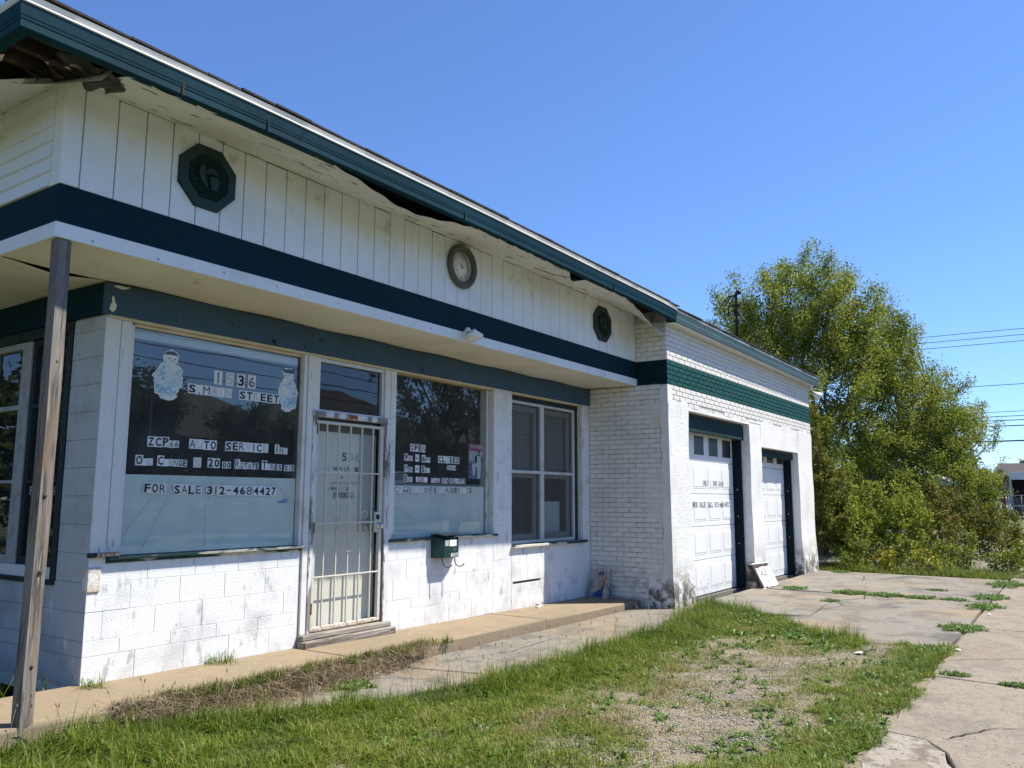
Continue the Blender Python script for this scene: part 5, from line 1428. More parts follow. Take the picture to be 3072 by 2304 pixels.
def tufts(centres, n, spread, h, seed, hv=.5):
    r = np.random.default_rng(seed); P = []; H = []
    for (x, y, z, s) in centres:
        k = int(n * s); a = r.uniform(0, 2 * np.pi, k); q = spread * s ** .5 * np.sqrt(r.random(k))
        P.append(np.stack([x + q * np.cos(a), y + q * np.sin(a) * .7, np.full(k, z)], 1)); H.append(h * (1 - hv + hv * r.random(k)) * (1 - .35 * q / (spread * s ** .5)))
    return np.concatenate(P), np.concatenate(H)
# dead mat and green tufts along the step edge
r = np.random.default_rng(21); n = 9000
x = r.uniform(-.2, 2.75, n); y = -.80 - np.abs(r.normal(0, .085, n)) * np.interp(x, [-.2, .5, 1.5, 2.3, 2.75], [.7, 1.5, 1.5, 1.1, .5]) + .05
z = np.where(y > -.775, np.interp(x, [0, 7], [0, -.066]), -.15 + .10 * np.exp(-((y + .80) / .10) ** 2)) - .004
grass_obj('dead_grass', np.stack([x, y, z], 1), r.uniform(.03, .10, n), r.uniform(.003, .006, n), 1.5, r.random(n), M_straw, 'mat of dead straw along the front edge of the step', curl=.8, seed=22)
green_edge = [(x0 + r.normal(0, .05), -.80 + r.normal(0, .03), -.03 - .0095 * x0, r.uniform(.5, 1.2)) for x0 in np.concatenate([np.linspace(.1, 1.5, 15), np.linspace(1.55, 2.25, 8), np.linspace(2.35, 3.0, 8)])]
green_edge += [(-1.35 + .13 * k, -.84 + r.normal(0, .04), -.12, 1.3) for k in range(10)]
P, H = tufts(green_edge, 65, .07, .15, 23)
grass_obj('grass', P, H, np.full(len(P), .005), .55, r.uniform(.1, .55, len(P)), M_grass, 'green grass tufts along the edge of the step', seed=24)

# countable weed tufts in joints
def leaves_mesh(base, dirs, L_, W_, rng, droop=.3):
    """single leaf blades of 6 verts (2 quads) from base along dirs"""
    n = len(base); side = unit(np.cross(dirs, np.array([0, 0, 1.0]) + rng.normal(0, .2, (n, 3))))
    m = base + dirs * (L_ * .5)[:, None] + np.array([0, 0, 1]) * (L_ * .10)[:, None]; t = base + dirs * L_[:, None] - np.array([0, 0, 1]) * (L_ * droop)[:, None]
    w = side * (W_ / 2)[:, None]
    V = np.stack([base - w * .3, base + w * .3, m + w, m - w, t + w * .25, t - w * .25], 1).reshape(-1, 3); o = np.arange(n) * 6
    q = np.concatenate([np.stack([o, o + 1, o + 2, o + 3], 1), np.stack([o + 3, o + 2, o + 4, o + 5], 1)])
    return V, q
def weed(x, y, z, s, label, seed, broad=True, flat=1.0):
    r = np.random.default_rng(seed); k = int((150 if broad else 200) * s)
    a = r.uniform(0, 2 * np.pi, k); q = .21 * np.sqrt(s) * np.sqrt(r.random(k)) * (.55 + .45 * np.sin(a * 3 + seed) ** 2)
    P = np.stack([x + q * np.cos(a) * flat, y + q * np.sin(a), np.full(k, z)], 1)
    if not broad:
        return grass_obj('weed_clump', P, r.uniform(.04, .15, k) * (.75 + .3 * s), r.uniform(.003, .006, k), .8, r.uniform(.1, .6, k), M_grass, label, 'weed', kind=None, seed=seed + 1, loc=(x, y, z))
    m = 6; P = np.repeat(P, m, 0); b = r.uniform(0, 2 * np.pi, k * m); el = r.uniform(.1, 1.2, k * m)
    D = np.stack([np.cos(b) * np.cos(el), np.sin(b) * np.cos(el), np.sin(el)], 1)
    V, qd = leaves_mesh(P, D, r.uniform(.018, .07, k * m) * (.8 + .2 * s), r.uniform(.006, .015, k * m), r)
    o = bpy.data.objects.new('weed_clump', raw_mesh('weed_clump', V - np.array([x, y, z]), qd, None, (M_weed,), np.repeat(r.random(k * m), 6))); o.location = (x, y, z)
    return tag(link(o), label, 'weed')
wl = [(1.55, -1.05, -.15, .9, 'leafy weed clump on the concrete in front of the near step', 1, 1), (.03, -.12, 0, .35, 'small grass clump at the foot of the near corner of the shop', .8, 0), (1.08, -.06, -.01, .55, 'grass tuft sprouting at the wall base left of the door', 1, 0),
      (10.75, -1.85, -.155, 1.1, 'low weed clump in the driveway joint near the SALE sign', 1.3, 1), (9.35, -2.75, -.155, .5, 'wispy weed in the driveway crack before the near garage door', 1, 1),
      (10.55, -2.75, -.155, 2.0, 'first weed clump in the long green row across the driveway', .8, 1), (10.52, -3.25, -.155, 2.2, 'second weed clump in the long green row across the driveway', .8, 1), (10.50, -3.75, -.155, 1.6, 'third weed clump in the long green row across the driveway', .8, 1), (10.52, -4.2, -.155, 1.0, 'last small weed clump in the green row across the driveway', .8, 1),
      (7.55, -4.60, -.15, 1.7, 'round weed clump between driveway and sidewalk nearest the viewer', 1.3, 1), (9.85, -4.62, -.15, 1.5, 'middle weed clump between driveway and sidewalk', 1.8, 1), (11.1, -4.60, -.15, 1.7, 'weed clump where the driveway row meets the sidewalk', 1.6, 1), (13.4, -4.66, -.15, 2.4, 'large weed clump at the far end of the driveway edge', 2.2, 1),
      (14.4, -1.75, -.155, .8, 'weed clump at the foot of the far garage corner', 1.2, 1), (11.77, -3.8, -.155, .7, 'thin weeds in the far driveway joint', .7, 1), (4.72, -4.83, -.15, .35, 'tiny weed in the sidewalk joint beside the grass', .6, 1), (4.55, -5.28, -.15, .4, 'tiny weed in the sidewalk joint at the right edge', .6, 1),
      (4.9, -4.50, -.16, 1.3, 'dark upright grass tussock beside the sidewalk joint', 1, 0)]
for i, (x, y, z, s, lb, fl_, br_) in enumerate(wl):
    weed(x, y, z, s, lb, 300 + i * 3, bool(br_), fl_)

# broad leaved rosettes in the lawn and tall seed heads
r = np.random.default_rng(31); Bp = []; Dp = []; Lp = []; Wp = []
for k in range(1300):
    while True:
        x = r.uniform(-1.5, 8.2); y = r.uniform(-4.65, -1.0)
        if y < y_edge(x) - .08 and x < x_far(y) - .05:
            e = y_edge(x) - y; f = x_far(y) - x; wk = y + 4.65
            if r.random() < .05 + .30 * (float(vnoise(np.array([x]), np.array([y]), 2.2, 77)[0]) > .58) + .8 * math.exp(-(f / .8) ** 2) * (y > -3.9) + .55 * math.exp(-(wk / .45) ** 2) + .40 * math.exp(-(e / .7) ** 2): break
    m = r.integers(7, 15); a = r.uniform(0, 2 * np.pi, m); el = r.uniform(.15, 1.1, m); big = 1.35 if x > 5.5 and y > -3.7 else 1.0
    Bp.append(np.tile([x, y, float(soil_z(x, y))], (m, 1))); Dp.append(np.stack([np.cos(a) * np.cos(el), np.sin(a) * np.cos(el), np.sin(el)], 1)); Lp.append(r.uniform(.03, .085, m) * big); Wp.append(r.uniform(.008, .020, m) * big)
V, q = leaves_mesh(np.concatenate(Bp), np.concatenate(Dp), np.concatenate(Lp), np.concatenate(Wp), r)
tag(link(bpy.data.objects.new('broadleaf_weeds', raw_mesh('broadleaf_weeds', V, q, None, (M_weed,), np.repeat(r.random(len(V) // 6), 6)))), 'low broad leaved weeds scattered through the grass', 'weeds', kind='stuff')
st = MB(); M_seed = mat('seed_head', (.24, .17, .11), .8)
for k in range(150):
    x = random.choice([random.uniform(-.9, 2.2), random.uniform(1, 5.5), random.uniform(4.5, 8.0)]); e = float(y_edge(x)); y = e - abs(random.gauss(.02, .16))
    if x > 6.6: y = random.uniform(-1.75, -1.3)
    h = random.uniform(.18, .36); lx, ly = random.uniform(-.09, .09), random.uniform(-.06, .06); z0 = -.17
    p = [(x, y, z0), (x + lx * .4, y + ly * .4, z0 + h * .6), (x + lx, y + ly, z0 + h)]
    st.tube(p, .0011, M_straw, 3); d = Vector(p[2]) - Vector(p[1])
    st.tube([p[2], Vector(p[2]) + d * .10, Vector(p[2]) + d * .22], [.0018, .004, .001], M_seed, 4)
st.build('seed_stalks', kind='stuff', label='thin seed stalks standing along the tall grass edge', cat='grass')

# gravel
r = np.random.default_rng(41); n = 90000
x = r.uniform(.2, 6.3, n); y = r.uniform(-4.6, -2.2, n)
gv = 1.2 * np.exp(-(((x - 1.6) / 1.2) ** 2 + ((y + 3.75) / .72) ** 2)) + .95 * np.exp(-(((x - 3.75) / 1.1) ** 2 + ((y + 3.35) / .55) ** 2)) + .55 * np.exp(-(((x - 5.6) / .7) ** 2 + ((y + 4.0) / .5) ** 2)) + .04
k = (r.random(n) < np.clip(gv, 0, 1) ** 1.3 * (.35 + .65 * vnoise(x, y, 4, 8))) & (x < x_far(y)) & (y < y_edge(x) - .2)
x, y = x[k], y[k]; n = len(x); sz = r.uniform(.0025, .0075, n) * (1 + .6 * (r.random(n) < .05))
c = np.stack([x, y, soil_z(x, y) + sz * .35], 1)
octv = np.array([[1, 0, 0], [0, 1, 0], [-1, 0, 0], [0, -1, 0], [0, 0, .75], [0, 0, -.75]]); octf = np.array([[0, 1, 4], [1, 2, 4], [2, 3, 4], [3, 0, 4], [1, 0, 5], [2, 1, 5], [3, 2, 5], [0, 3, 5]])
an = r.uniform(0, np.pi, n); ca, sa = np.cos(an), np.sin(an); sc = sz[:, None] * r.uniform(.7, 1.3, (n, 3))
lv = octv[None] * sc[:, None, :] ; V = np.stack([lv[..., 0] * ca[:, None] - lv[..., 1] * sa[:, None], lv[..., 0] * sa[:, None] + lv[..., 1] * ca[:, None], lv[..., 2]], 2) + c[:, None, :]
M_stone = mat('pale_gravel', (.30, .272, .225), .9, [(None, (.46, .43, .375), .3, .8), (None, (.20, .17, .14), .84, .95)])
tag(link(bpy.data.objects.new('gravel', raw_mesh('gravel', V.reshape(-1, 3), None, (octf[None] + (np.arange(n) * 6)[:, None, None]).reshape(-1, 3), (M_stone,), np.repeat(r.random(n), 6)))), 'pale pea gravel showing through the bare middle of the lawn', 'gravel', kind='stuff')

# ---- trees and shrubs
def make_tree(name, loc, ells, ntips, per, leaf, m, label, cat, seed, trunk=.10, stems=1, wander=.12, group=None, twig=.30, spread=.16, bark=None, leafy=3, drop=0.0, shoots=0):
    """branches grown greedily towards tips sampled in ellipsoids (centre, radii, weight); leaves on the outer twigs"""
    r = np.random.default_rng(seed); root = thing(name, loc, label, cat, group); loc = np.array(loc, float)
    w = np.array([e[2] for e in ells]); w = w / w.sum(); T = []
    for _ in range(ntips):
        c, rad, _w = ells[r.choice(len(ells), p=w)]
        u = unit(r.normal(0, 1, 3)); q = r.random() ** (1 / 2.2)
        T.append(np.array(c) + u * q * np.array(rad))
    T = np.array(T); T = T[T[:, 2] > loc[2] + .25]; T = T[np.argsort(np.linalg.norm(T - loc, axis=1))]
    nodes = []; par = []; plen = []
    for s in range(stems):
        nodes.append(loc + np.array([r.normal(0, .12), r.normal(0, .12), 0]) * (stems > 1)); par.append(-1); plen.append(0.)
        h = np.mean([e[0][2] for e in ells]) - loc[2]; c = np.mean([e[0] for e in ells], axis=0)
        for k in range(4):
            p = nodes[-1] + np.array([(c[0] - loc[0]) * .06 + r.normal(0, .16), (c[1] - loc[1]) * .06 + r.normal(0, .16), h * .16])
            par.append(len(nodes) - 1); plen.append(plen[-1] + np.linalg.norm(p - nodes[-1])); nodes.append(p)
    for t in T:
        A = np.array(nodes); d = np.linalg.norm(A - t, axis=1); below = np.clip(A[:, 2] - t[2] + .1, 0, None)
        i = int(np.argmin(d + .30 * np.array(plen) + 1.2 * below)); a = A[i]; L = np.linalg.norm(t - a); k = max(1, int(L / twig))
        prev = i
        for j in range(1, k + 1):
            f = j / k; p = a + (t - a) * f + np.array([0, 0, .10 * L * math.sin(math.pi * f) - drop * f * f * L]) + r.normal(0, wander, 3) * .5 * min(1, L) * (j < k)
            par.append(prev); plen.append(plen[prev] + np.linalg.norm(p - nodes[prev])); prev = len(nodes); nodes.append(p)
    if shoots:
        tips_i = [i for i in range(len(nodes)) if i not in set(par)]; cc = np.mean([e[0] for e in ells], axis=0)
        for _ in range(shoots):
            i = tips_i[r.integers(len(tips_i))]; a = nodes[i]; o_ = unit(a - cc); dr = unit(o_ * .8 + np.array([0, 0, .8]) + r.normal(0, .25, 3)); L = r.uniform(.35, 1.0); prev = i
            for j in range(1, 5):
                p = a + dr * L * j / 4 + r.normal(0, .03, 3) + np.array([0, 0, -.05 * (j / 4) ** 2]); par.append(prev); plen.append(0); prev = len(nodes); nodes.append(p)
    A = np.array(nodes); par = np.array(par); cnt = np.zeros(len(A)); kids = np.zeros(len(A), int)
    for i in range(len(A) - 1, -1, -1):
        if cnt[i] == 0: cnt[i] = 1
        if par[i] >= 0: cnt[par[i]] += cnt[i]; kids[par[i]] += 1
    rad = trunk * np.sqrt(cnt / cnt.max()); rad = np.maximum(rad, .004)
    e = np.where(par >= 0)[0]; a = A[par[e]]; b = A[e]; ra = np.minimum(rad[par[e]], rad[e] * 1.5); rb = rad[e]
    d = unit(b - a); u = unit(np.cross(d, np.where(np.abs(d[:, 2:3]) > .9, np.array([[1., 0, 0]]), np.array([[0, 0, 1.]])))); v = np.cross(d, u); S_ = 5
    ang = np.arange(S_) * 2 * np.pi / S_; ring = np.cos(ang)[None, :, None] * u[:, None, :] + np.sin(ang)[None, :, None] * v[:, None, :]
    V = np.concatenate([a[:, None] + ring * ra[:, None, None], b[:, None] + ring * rb[:, None, None]], 1).reshape(-1, 3) - loc
    o = np.arange(len(e)) * 2 * S_; q = np.concatenate([np.stack([o + k, o + (k + 1) % S_, o + S_ + (k + 1) % S_, o + S_ + k], 1) for k in range(S_)])
    link(bpy.data.objects.new('trunk', raw_mesh('trunk', V, q, None, (bark or M_bark,))), root)
    # leaves
    out = e[(cnt[e] <= leafy)]; n = int(ntips * per)
    ei = r.choice(out, n); f = r.random(n)[:, None]; p = A[par[ei]] * (1 - f) + A[ei] * f + r.normal(0, spread * .5, (n, 3)) * np.array([1, 1, .8])
    nd = unit(r.normal(0, 1, (n, 3)) + np.array([0, 0, .55])); ax = unit(np.cross(nd, r.normal(0, 1, (n, 3)))); sd = np.cross(nd, ax); s = leaf * r.uniform(.55, 1.25, n)[:, None]
    V = np.stack([p - ax * s * .5, p + sd * s * .30, p + ax * s * .6, p - sd * s * .30], 1).reshape(-1, 3) - loc; o = np.arange(n) * 4
    clump = vnoise(p[:, 0] + p[:, 2] * .7, p[:, 1] + p[:, 2] * .4, 1.6, seed)
    tint = np.clip(r.random(n) * .65 + (clump - .5) * .7 + .15, 0, 1)
    link(bpy.data.objects.new('crown', raw_mesh('crown', V, np.stack([o, o + 1, o + 2, o + 3], 1), None, (m,), np.repeat(tint, 4))), root)
    return root

make_tree('elm_tree', (19.6, -.2, -.2), [((20, .5, 6.1), (2.0, 1.6, 2.0), 1.2), ((20, -1.0, 5.4), (1.8, 1.2, 2.0), 1.1), ((19, -.4, 3.2), (1.8, 1.5, 2.1), 1.1), ((20, 1.9, 6.2), (1.5, 1.0, 1.1), .35), ((20, .2, 7.6), (1.3, 1.3, .6), .16), ((18.6, .9, 4.4), (1.4, 1.2, 1.6), .5)],
          1400, 90, .064, M_leaf, 'tall dense spring green tree rising behind the garage', 'tree', 51, .11, 5, spread=.24, shoots=170)
make_tree('leaning_elm_tree', (21.4, -2.0, -.2), [((21.5, -1.9, 4.2), (1.8, 1.0, 1.8), 1.2), ((22.5, -2.5, 3.4), (1.8, .9, 1.7), .9), ((21.0, -1.9, 2.0), (1.8, 1.1, 1.7), 1.0), ((21.5, -1.9, 5.8), (1.0, .7, .7), .2)],
          850, 76, .062, M_leaf, 'looser lighter tree leaning right of the dense tree', 'tree', 52, .08, 5, spread=.23, shoots=180)
make_tree('sparse_tree', (23.0, -3.2, -.2), [((23.0, -3.1, 2.9), (1.6, .55, 1.4), 1.0), ((23.4, -3.3, 1.6), (1.5, .5, 1.2), .8), ((24.5, -3.5, 3.1), (1.4, .4, .6), .3)],
          400, 48, .060, M_leaf, 'thin sparse young tree at the right end of the thicket', 'tree', 53, .05, 4, shoots=150)
make_tree('vine_shrub', (15.4, -.9, -.2), [((15.4, -.9, 1.9), (.55, .55, 1.7), 1.0), ((15.8, -1.2, 1.2), (.8, .6, 1.2), .8), ((15.2, -.9, 3.1), (.4, .4, .7), .3)],
          260, 60, .075, M_leaf2, 'olive vine tangle climbing at the far garage corner', 'shrub', 54, .03, 5, spread=.12)
make_tree('understory_shrub', (17.0, -2.0, -.2), [((17.2, -2.0, .9), (1.1, .8, .9), 1.0), ((18.2, -2.4, .8), (1.0, .7, .9), .8)], 230, 55, .07, M_leaf, 'green undergrowth shrub below the dense tree', 'shrub', 55, .025, 6, spread=.12)
make_tree('understory_shrub', (19.6, -2.9, -.2), [((19.6, -2.9, .9), (1.2, .6, .9), 1.0), ((21.2, -3.3, .8), (1.0, .5, .8), .8)], 210, 50, .07, M_leaf2, 'tangled brown green undergrowth shrub below the leaning tree', 'shrub', 56, .025, 6, spread=.12)
for i, (x, y, s, nm) in enumerate(((15.2, -1.75, .42, 'nearest the garage corner'), (15.9, -2.5, .6, 'second from the garage'), (15.5, -3.2, .55, 'in the middle of the row'), (16.9, -3.6, .95, 'right of the middle of the row'), (16.4, -4.5, .5, 'last but one at the right'), (18.4, -4.7, .55, 'at the right end of the row'))):
    make_tree('yellow_shrub', (x, y, -.2), [((x, y, .08 + .15 * s), (.85 * s, .6 * s, .30 * s), 1.0), ((x + .3 * s, y - .2, .25 + .2 * s), (.25 * s, .25 * s, .3 * s), .35)], int(48 * s + 16), 34, .055, M_yellow, 'low yellow leaved shrub ' + nm + ' behind the driveway', 'shrub', 60 + i, .012, 6, group='low yellow shrubs behind the driveway', spread=.10, twig=.15)
make_tree('understory_shrub', (16.0, -1.6, -.2), [((16.1, -1.5, .7), (.8, .6, .8), 1.0), ((17.2, -1.2, 1.4), (.9, .6, 1.0), .6)], 200, 55, .065, M_leaf, 'dark green undergrowth shrub close behind the far garage corner', 'shrub', 57, .025, 6, spread=.12)
make_tree('understory_shrub', (21.6, -3.9, -.2), [((21.4, -3.8, .6), (1.0, .5, .7), 1.0), ((22.6, -4.2, .5), (.8, .4, .6), .7)], 150, 45, .065, M_leaf2, 'low scrub at the right end under the sparse tree', 'shrub', 58, .02, 6, spread=.14)
make_tree('yellow_sapling', (22.5, -3.6, -.2), [((22.6, -3.7, 1.1), (.6, .4, .9), 1.0)], 90, 40, .07, M_yellow, 'taller yellow green sapling at the right end of the thicket', 'shrub', 70, .02, 4)
make_tree('left_shrub', (-2.1, 5.2, -.2), [((-1.8, 4.6, 1.7), (.5, .6, .35), 1.0)], 40, 40, .08, M_leaf, 'leafy branch tip at the left edge beside the side window', 'shrub', 71, .02, 2)
# verge grass in front of and around the thicket, far lot weeds
r = np.random.default_rng(81); n = 26000
x = 14.7 + np.abs(r.normal(0, 1.0, n)) + .2 * r.random(n); y = r.uniform(-5.2, -.9, n); k = (vnoise(x, y, 1.5, 5) > .28) & (x < 18.5); x, y = x[k], y[k]; n = len(x)
grass_obj('grass', np.stack([x, y, np.full(n, -.19)], 1), r.uniform(.03, .17, n) * (.5 + vnoise(x, y, 2.5, 15)), r.uniform(.006, .012, n), .9, np.clip(r.random(n) * .9, 0, 1), M_grass, 'grass verge between driveway and thicket', seed=82)
n = 14000; x = r.uniform(17, 47, n); y = r.uniform(-5.6, 1, n); k = (vnoise(x, y, .6, 6) * .6 + vnoise(x, y, 2, 7) * .4 > .56); x, y = x[k], y[k]; n = len(x)
grass_obj('grass', np.stack([x, y, np.full(n, -.2)], 1), r.uniform(.08, .30, n), r.uniform(.012, .03, n), .8, r.uniform(.15, .9, n), M_grass, 'scattered weeds over the far broken lot', seed=83)
r = np.random.default_rng(91); n = 1600; x = r.uniform(-1.9, -.15, n); y = r.uniform(.1, 3.5, n); k = x > -.75 - .35 * vnoise(x, y, 2, 3); x, y = x[k], y[k]; n = len(x)
grass_obj('grass', np.stack([x, y, np.full(n, -.03)], 1), r.uniform(.10, .30, n), r.uniform(.005, .009, n), .7, r.uniform(.0, .6, n), M_grass, 'shaded grass along the left side wall', seed=92)

# litter
def scrap(name, x, y, z, s, m, label):
    mb = MB(); r = random.Random(int(x * 1000)); k = 7
    pts = [(x + s * math.cos(6.283 * i / k) * r.uniform(.6, 1), y + s * .7 * math.sin(6.283 * i / k) * r.uniform(.6, 1), z + r.uniform(0, .35) * s) for i in range(k)]
    mb.add([(x, y, z + s * .35)] + pts + [(px, py, pz - .002) for px, py, pz in pts], [(0, i + 1, (i + 1) % k + 1) for i in range(k)] + [(i + 1, i + 1 + k, (i + 1) % k + 1 + k, (i + 1) % k + 1) for i in range(k)], m)
    tag(mb.build(name, off=Vector((x, y, z))), label, 'litter')
M_lit = mat('white_litter', (.75, .75, .74), .6)
scrap('paper_scrap', 5.35, -3.95, -.165, .075, M_lit, 'white paper scrap on the grass left of the sidewalk')
scrap('paper_scrap', 6.0, -4.72, -.148, .05, M_lit, 'small white scrap at the sidewalk edge by the weeds')
scrap('crumpled_wrapper', 1.95, -.93, -.14, .045, M_lit, 'crumpled white wrapper below the step near the straw')
scrap('plastic_bag_scrap', 18.6, -5.15, -.18, .32, M_lit, 'white plastic bag by the weeds at the right edge')
scrap('blue_wrapper', 5.95, -4.42, -.14, .045, mat('blue_litter', (.12, .35, .55), .5), 'small pale blue wrapper in the weeds by the sidewalk')
scrap('white_lid', 9.0, -4.75, -.146, .04, M_lit, 'tiny white lid beside the middle sidewalk weed')

# ------------------------------------------------------------------ far background on the right
# chain link fence
fn = thing('chain_link_fence', (74, -2, -.2), 'chain link fence across the far end of the lawn', 'fence')
M_galv = mat('galvanised_wire', (.30, .30, .30), .5, metal=.4)
fa, fb = Vector((92, 5, -.2)), Vector((66.5, -4.2, -.2)); fd = (fb - fa); FL = fd.length; fd.normalize()
for k in range(int(FL / 3) + 1):
    p = fa + fd * 3 * k; mb = MB(); mb.tube([p, p + Vector((0, 0, 1.85))], .035, M_galv, 6); mb.build('post', fn)
for z in (1.82, .12):
    mb = MB(); mb.tube([fa + Vector((0, 0, z)), fb + Vector((0, 0, z))], .026, M_galv, 6); mb.build('rail', fn)
V = []; Q = []
for sgn in (1, -1):
    for k in range(int(FL / .13)):
        p = fa + fd * (.13 * k); q = p + fd * (1.7 * sgn) + Vector((0, 0, 1.7)); p = p + Vector((0, 0, .12))
        if not 0 <= (q - fa).dot(fd) <= FL: continue
        o = len(V); w = Vector((0, 0, .007)); V += [p - w, p + w, q + w, q - w]; Q.append((o, o + 1, o + 2, o + 3))
me = raw_mesh('wire_mesh', np.array([tuple(v - Vector((74, -2, -.2))) for v in V]), np.array(Q), None, (M_galv,)); o = bpy.data.objects.new('wire_mesh', me); link(o, fn); o['kind'] = 'stuff'

# white box truck seen from behind
tk = thing('box_truck', (80, -2.6, -.2), 'white box truck with open dark cargo door behind the far fence', 'truck')
M_tw = mat('truck_white', (.70, .70, .69), .4, [(2, (.6, .6, .58), .5, .7)]); M_td = mat('truck_dark', (.015, .017, .022), .6)
for nm, b in (('side_wall', (77.3, 84, -1.22, -1.15, .75, 3.5)), ('side_wall', (77.3, 84, -3.75, -3.68, .75, 3.5)), ('roof', (77.28, 84, -3.76, -1.14, 3.5, 3.58)), ('door_header', (77.25, 77.32, -3.68, -1.22, 2.95, 3.5)), ('floor', (77.3, 84, -3.68, -1.22, .75, .85)), ('front_wall', (83.9, 84, -3.68, -1.22, .85, 3.5))):
    mb = MB(); mb.box(*b, M_tw if nm != 'front_wall' else M_td, .01); mb.build(nm, tk)
mb = MB(); mb.box(80, 83.8, -3.6, -1.3, .86, 3.4, M_td); mb.build('cargo_hold', tk)
mb = MB(); mb.box(77.2, 77.3, -3.7, -1.2, .35, .5, M_td, .01); mb.build('bumper', tk)
mb = MB(); mb.box(84.1, 86.0, -3.5, -1.4, .5, 2.6, M_tw, .12); mb.build('cab', tk)
for x in (79, 85):
    for y in (-1.45, -3.4):
        mb = MB(); mb.lathe([(.02, -.13), (.46, -.13), (.50, -.08), (.50, .08), (.46, .13), (.02, .13)], (x, y, .30), (0, 1, 0), M_td, 18); mb.build('wheel', tk)
# parked cars behind the fence
def car(name, x, y, rz, m, label):
    r_ = thing(name, (x, y, -.2), label, 'car', rz=0); c, s_ = math.cos(rz), math.sin(rz)
    T = lambda a, b, z: (x + a * c - b * s_, y + a * s_ + b * c, -.2 + z)
    prof = [(-2.15, .35), (-2.2, .7), (-2.05, .92), (-1.3, .98), (-.75, 1.42), (.55, 1.44), (1.15, 1.0), (2.0, .88), (2.2, .62), (2.15, .35)]
    mb = MB(); n = len(prof); vs = []
    for b, k in ((-.85, .0), (-.62, 1), (.62, 1), (.85, 0)):
        vs += [T(a, b * (1 if z < 1 else .86), z if k else min(z, z if z < 1.0 else 1.36)) for a, z in prof]
    mb.add(vs, [(j * n + i, j * n + i + 1, (j + 1) * n + i + 1, (j + 1) * n + i) for j in range(3) for i in range(n - 1)] + [tuple(range(n)), tuple(range(4 * n - 1, 3 * n - 1, -1))], m); mb.build('body', r_)
    for sd in (-1, 1):
        mb = MB(); mb.add([T(-1.15, sd * .862, 1.0), T(.95, sd * .862, 1.0), T(.5, sd * .765, 1.36), T(-.72, sd * .765, 1.36)], [(0, 1, 2, 3)], M_td); mb.build('side_window', r_)
        mb = MB(); mb.obox(Vector(T(2.17, sd * .6, .68)), Vector((c, s_, 0)), Vector((-s_, c, 0)), Vector((0, 0, 1)), .03, .16, .07, M_alu, .01); mb.build('headlight', r_)
        for a in (-1.35, 1.35):
            mb = MB(); mb.lathe([(.02, -.1), (.30, -.1), (.33, -.05), (.33, .05), (.30, .1), (.02, .1)], T(a, sd * .8, .33), (-s_, c, 0), M_td, 16); mb.build('wheel', r_)
    mb = MB(); mb.add([T(1.13, -.74, 1.015), T(1.13, .74, 1.015), T(.57, .60, 1.425), T(.57, -.60, 1.425)], [(0, 1, 2, 3)], M_td); mb.build('windscreen', r_)
car('parked_car', 80.5, .45, R(200), mat('car_dark', (.02, .022, .03), .3), 'dark car behind the far fence left of the truck')
car('parked_car', 76.9, -.35, R(185), mat('car_pale_blue', (.30, .40, .48), .3), 'pale blue car just left of the box truck behind the fence')
# far buildings
fbld = thing('far_warehouse', (130, 0, -.2), 'low far building with a long dark roof behind the truck', 'building')
mb = MB(); mb.box(126, 150, -60, 3.0, -.2, 4.4, mat('far_wall_grey', (.30, .28, .26), .9)); mb.build('wall', fbld)
mb = MB(); mb.add([(125.2, -61, 4.4), (125.2, 3.6, 4.4), (138, 3.6, 6.6), (138, -61, 6.6), (151, -61, 4.4), (151, 3.6, 4.4), (138, 3.0, 4.4)], [(0, 1, 2, 3), (3, 2, 5, 4), (1, 5, 2)], mat('far_roof_brown', (.055, .045, .045), .9)); mb.build('roof', fbld)
fh = thing('far_house', (62, 3.5, -.2), 'small brick house with pale roof half hidden behind the thicket', 'house')
mb = MB(); mb.box(59, 66, .9, 8, -.2, 2.2, mat('far_brick_red', (.20, .075, .05), .9)); mb.build('wall', fh)
mb = MB(); mb.add([(58.6, .5, 2.2), (66.4, .5, 2.2), (66.4, 4.5, 3.9), (58.6, 4.5, 3.9), (58.6, 8.4, 2.2), (66.4, 8.4, 2.2)], [(0, 1, 2, 3), (3, 2, 5, 4), (0, 3, 4), (1, 5, 2)], mat('far_roof_pale', (.30, .29, .29), .6)); mb.build('roof', fh)
mb = MB(); mb.box(58.97, 58.99, 2.2, 3.4, .8, 1.8, M_td); mb.build('window', fh)
sgp = thing('red_panel', (73.3, -.9, -.2), 'rusty red upright panel by the far fence', 'panel')
mb = MB(); mb.box(73.2, 73.4, -1.02, -.72, .0, 3.1, mat('rust_red', (.22, .06, .035), .8), .02); mb.build('panel_board', sgp); mb = MB(); mb.box(73.25, 73.35, -.92, -.82, -.2, .02, M_td); mb.build('panel_leg', sgp)
far_l = ['dark tree directly left of the far truck', 'tree beyond the fence in the gap under the wires', 'pale distant tree on the skyline above the warehouse', 'broad far tree behind the thicket', 'far tree behind the small brick house', 'distant tree on the skyline at the right edge', 'distant bushy tree hidden behind the thicket']
for i, (x, y, h, w) in enumerate(((84, .7, 4.6, 1.6), (70, .6, 4.4, 1.4), (170, .5, 9, 4), (88, 6, 8, 4), (76, 9, 9, 4), (175, -6.5, 8.5, 4), (60, 12, 9, 4))):
    make_tree('far_tree', (x, y, -.2), [((x, y, h * .6), (w, w, h * .36), 1.0), ((x, y, h * .35), (w * .8, w * .8, h * .25), .5)], 130, 45, .10 * w, M_farleaf, far_l[i], 'tree', 400 + i, .12, 1, group='far trees at the right', twig=.6, spread=.25 * w ** .5)

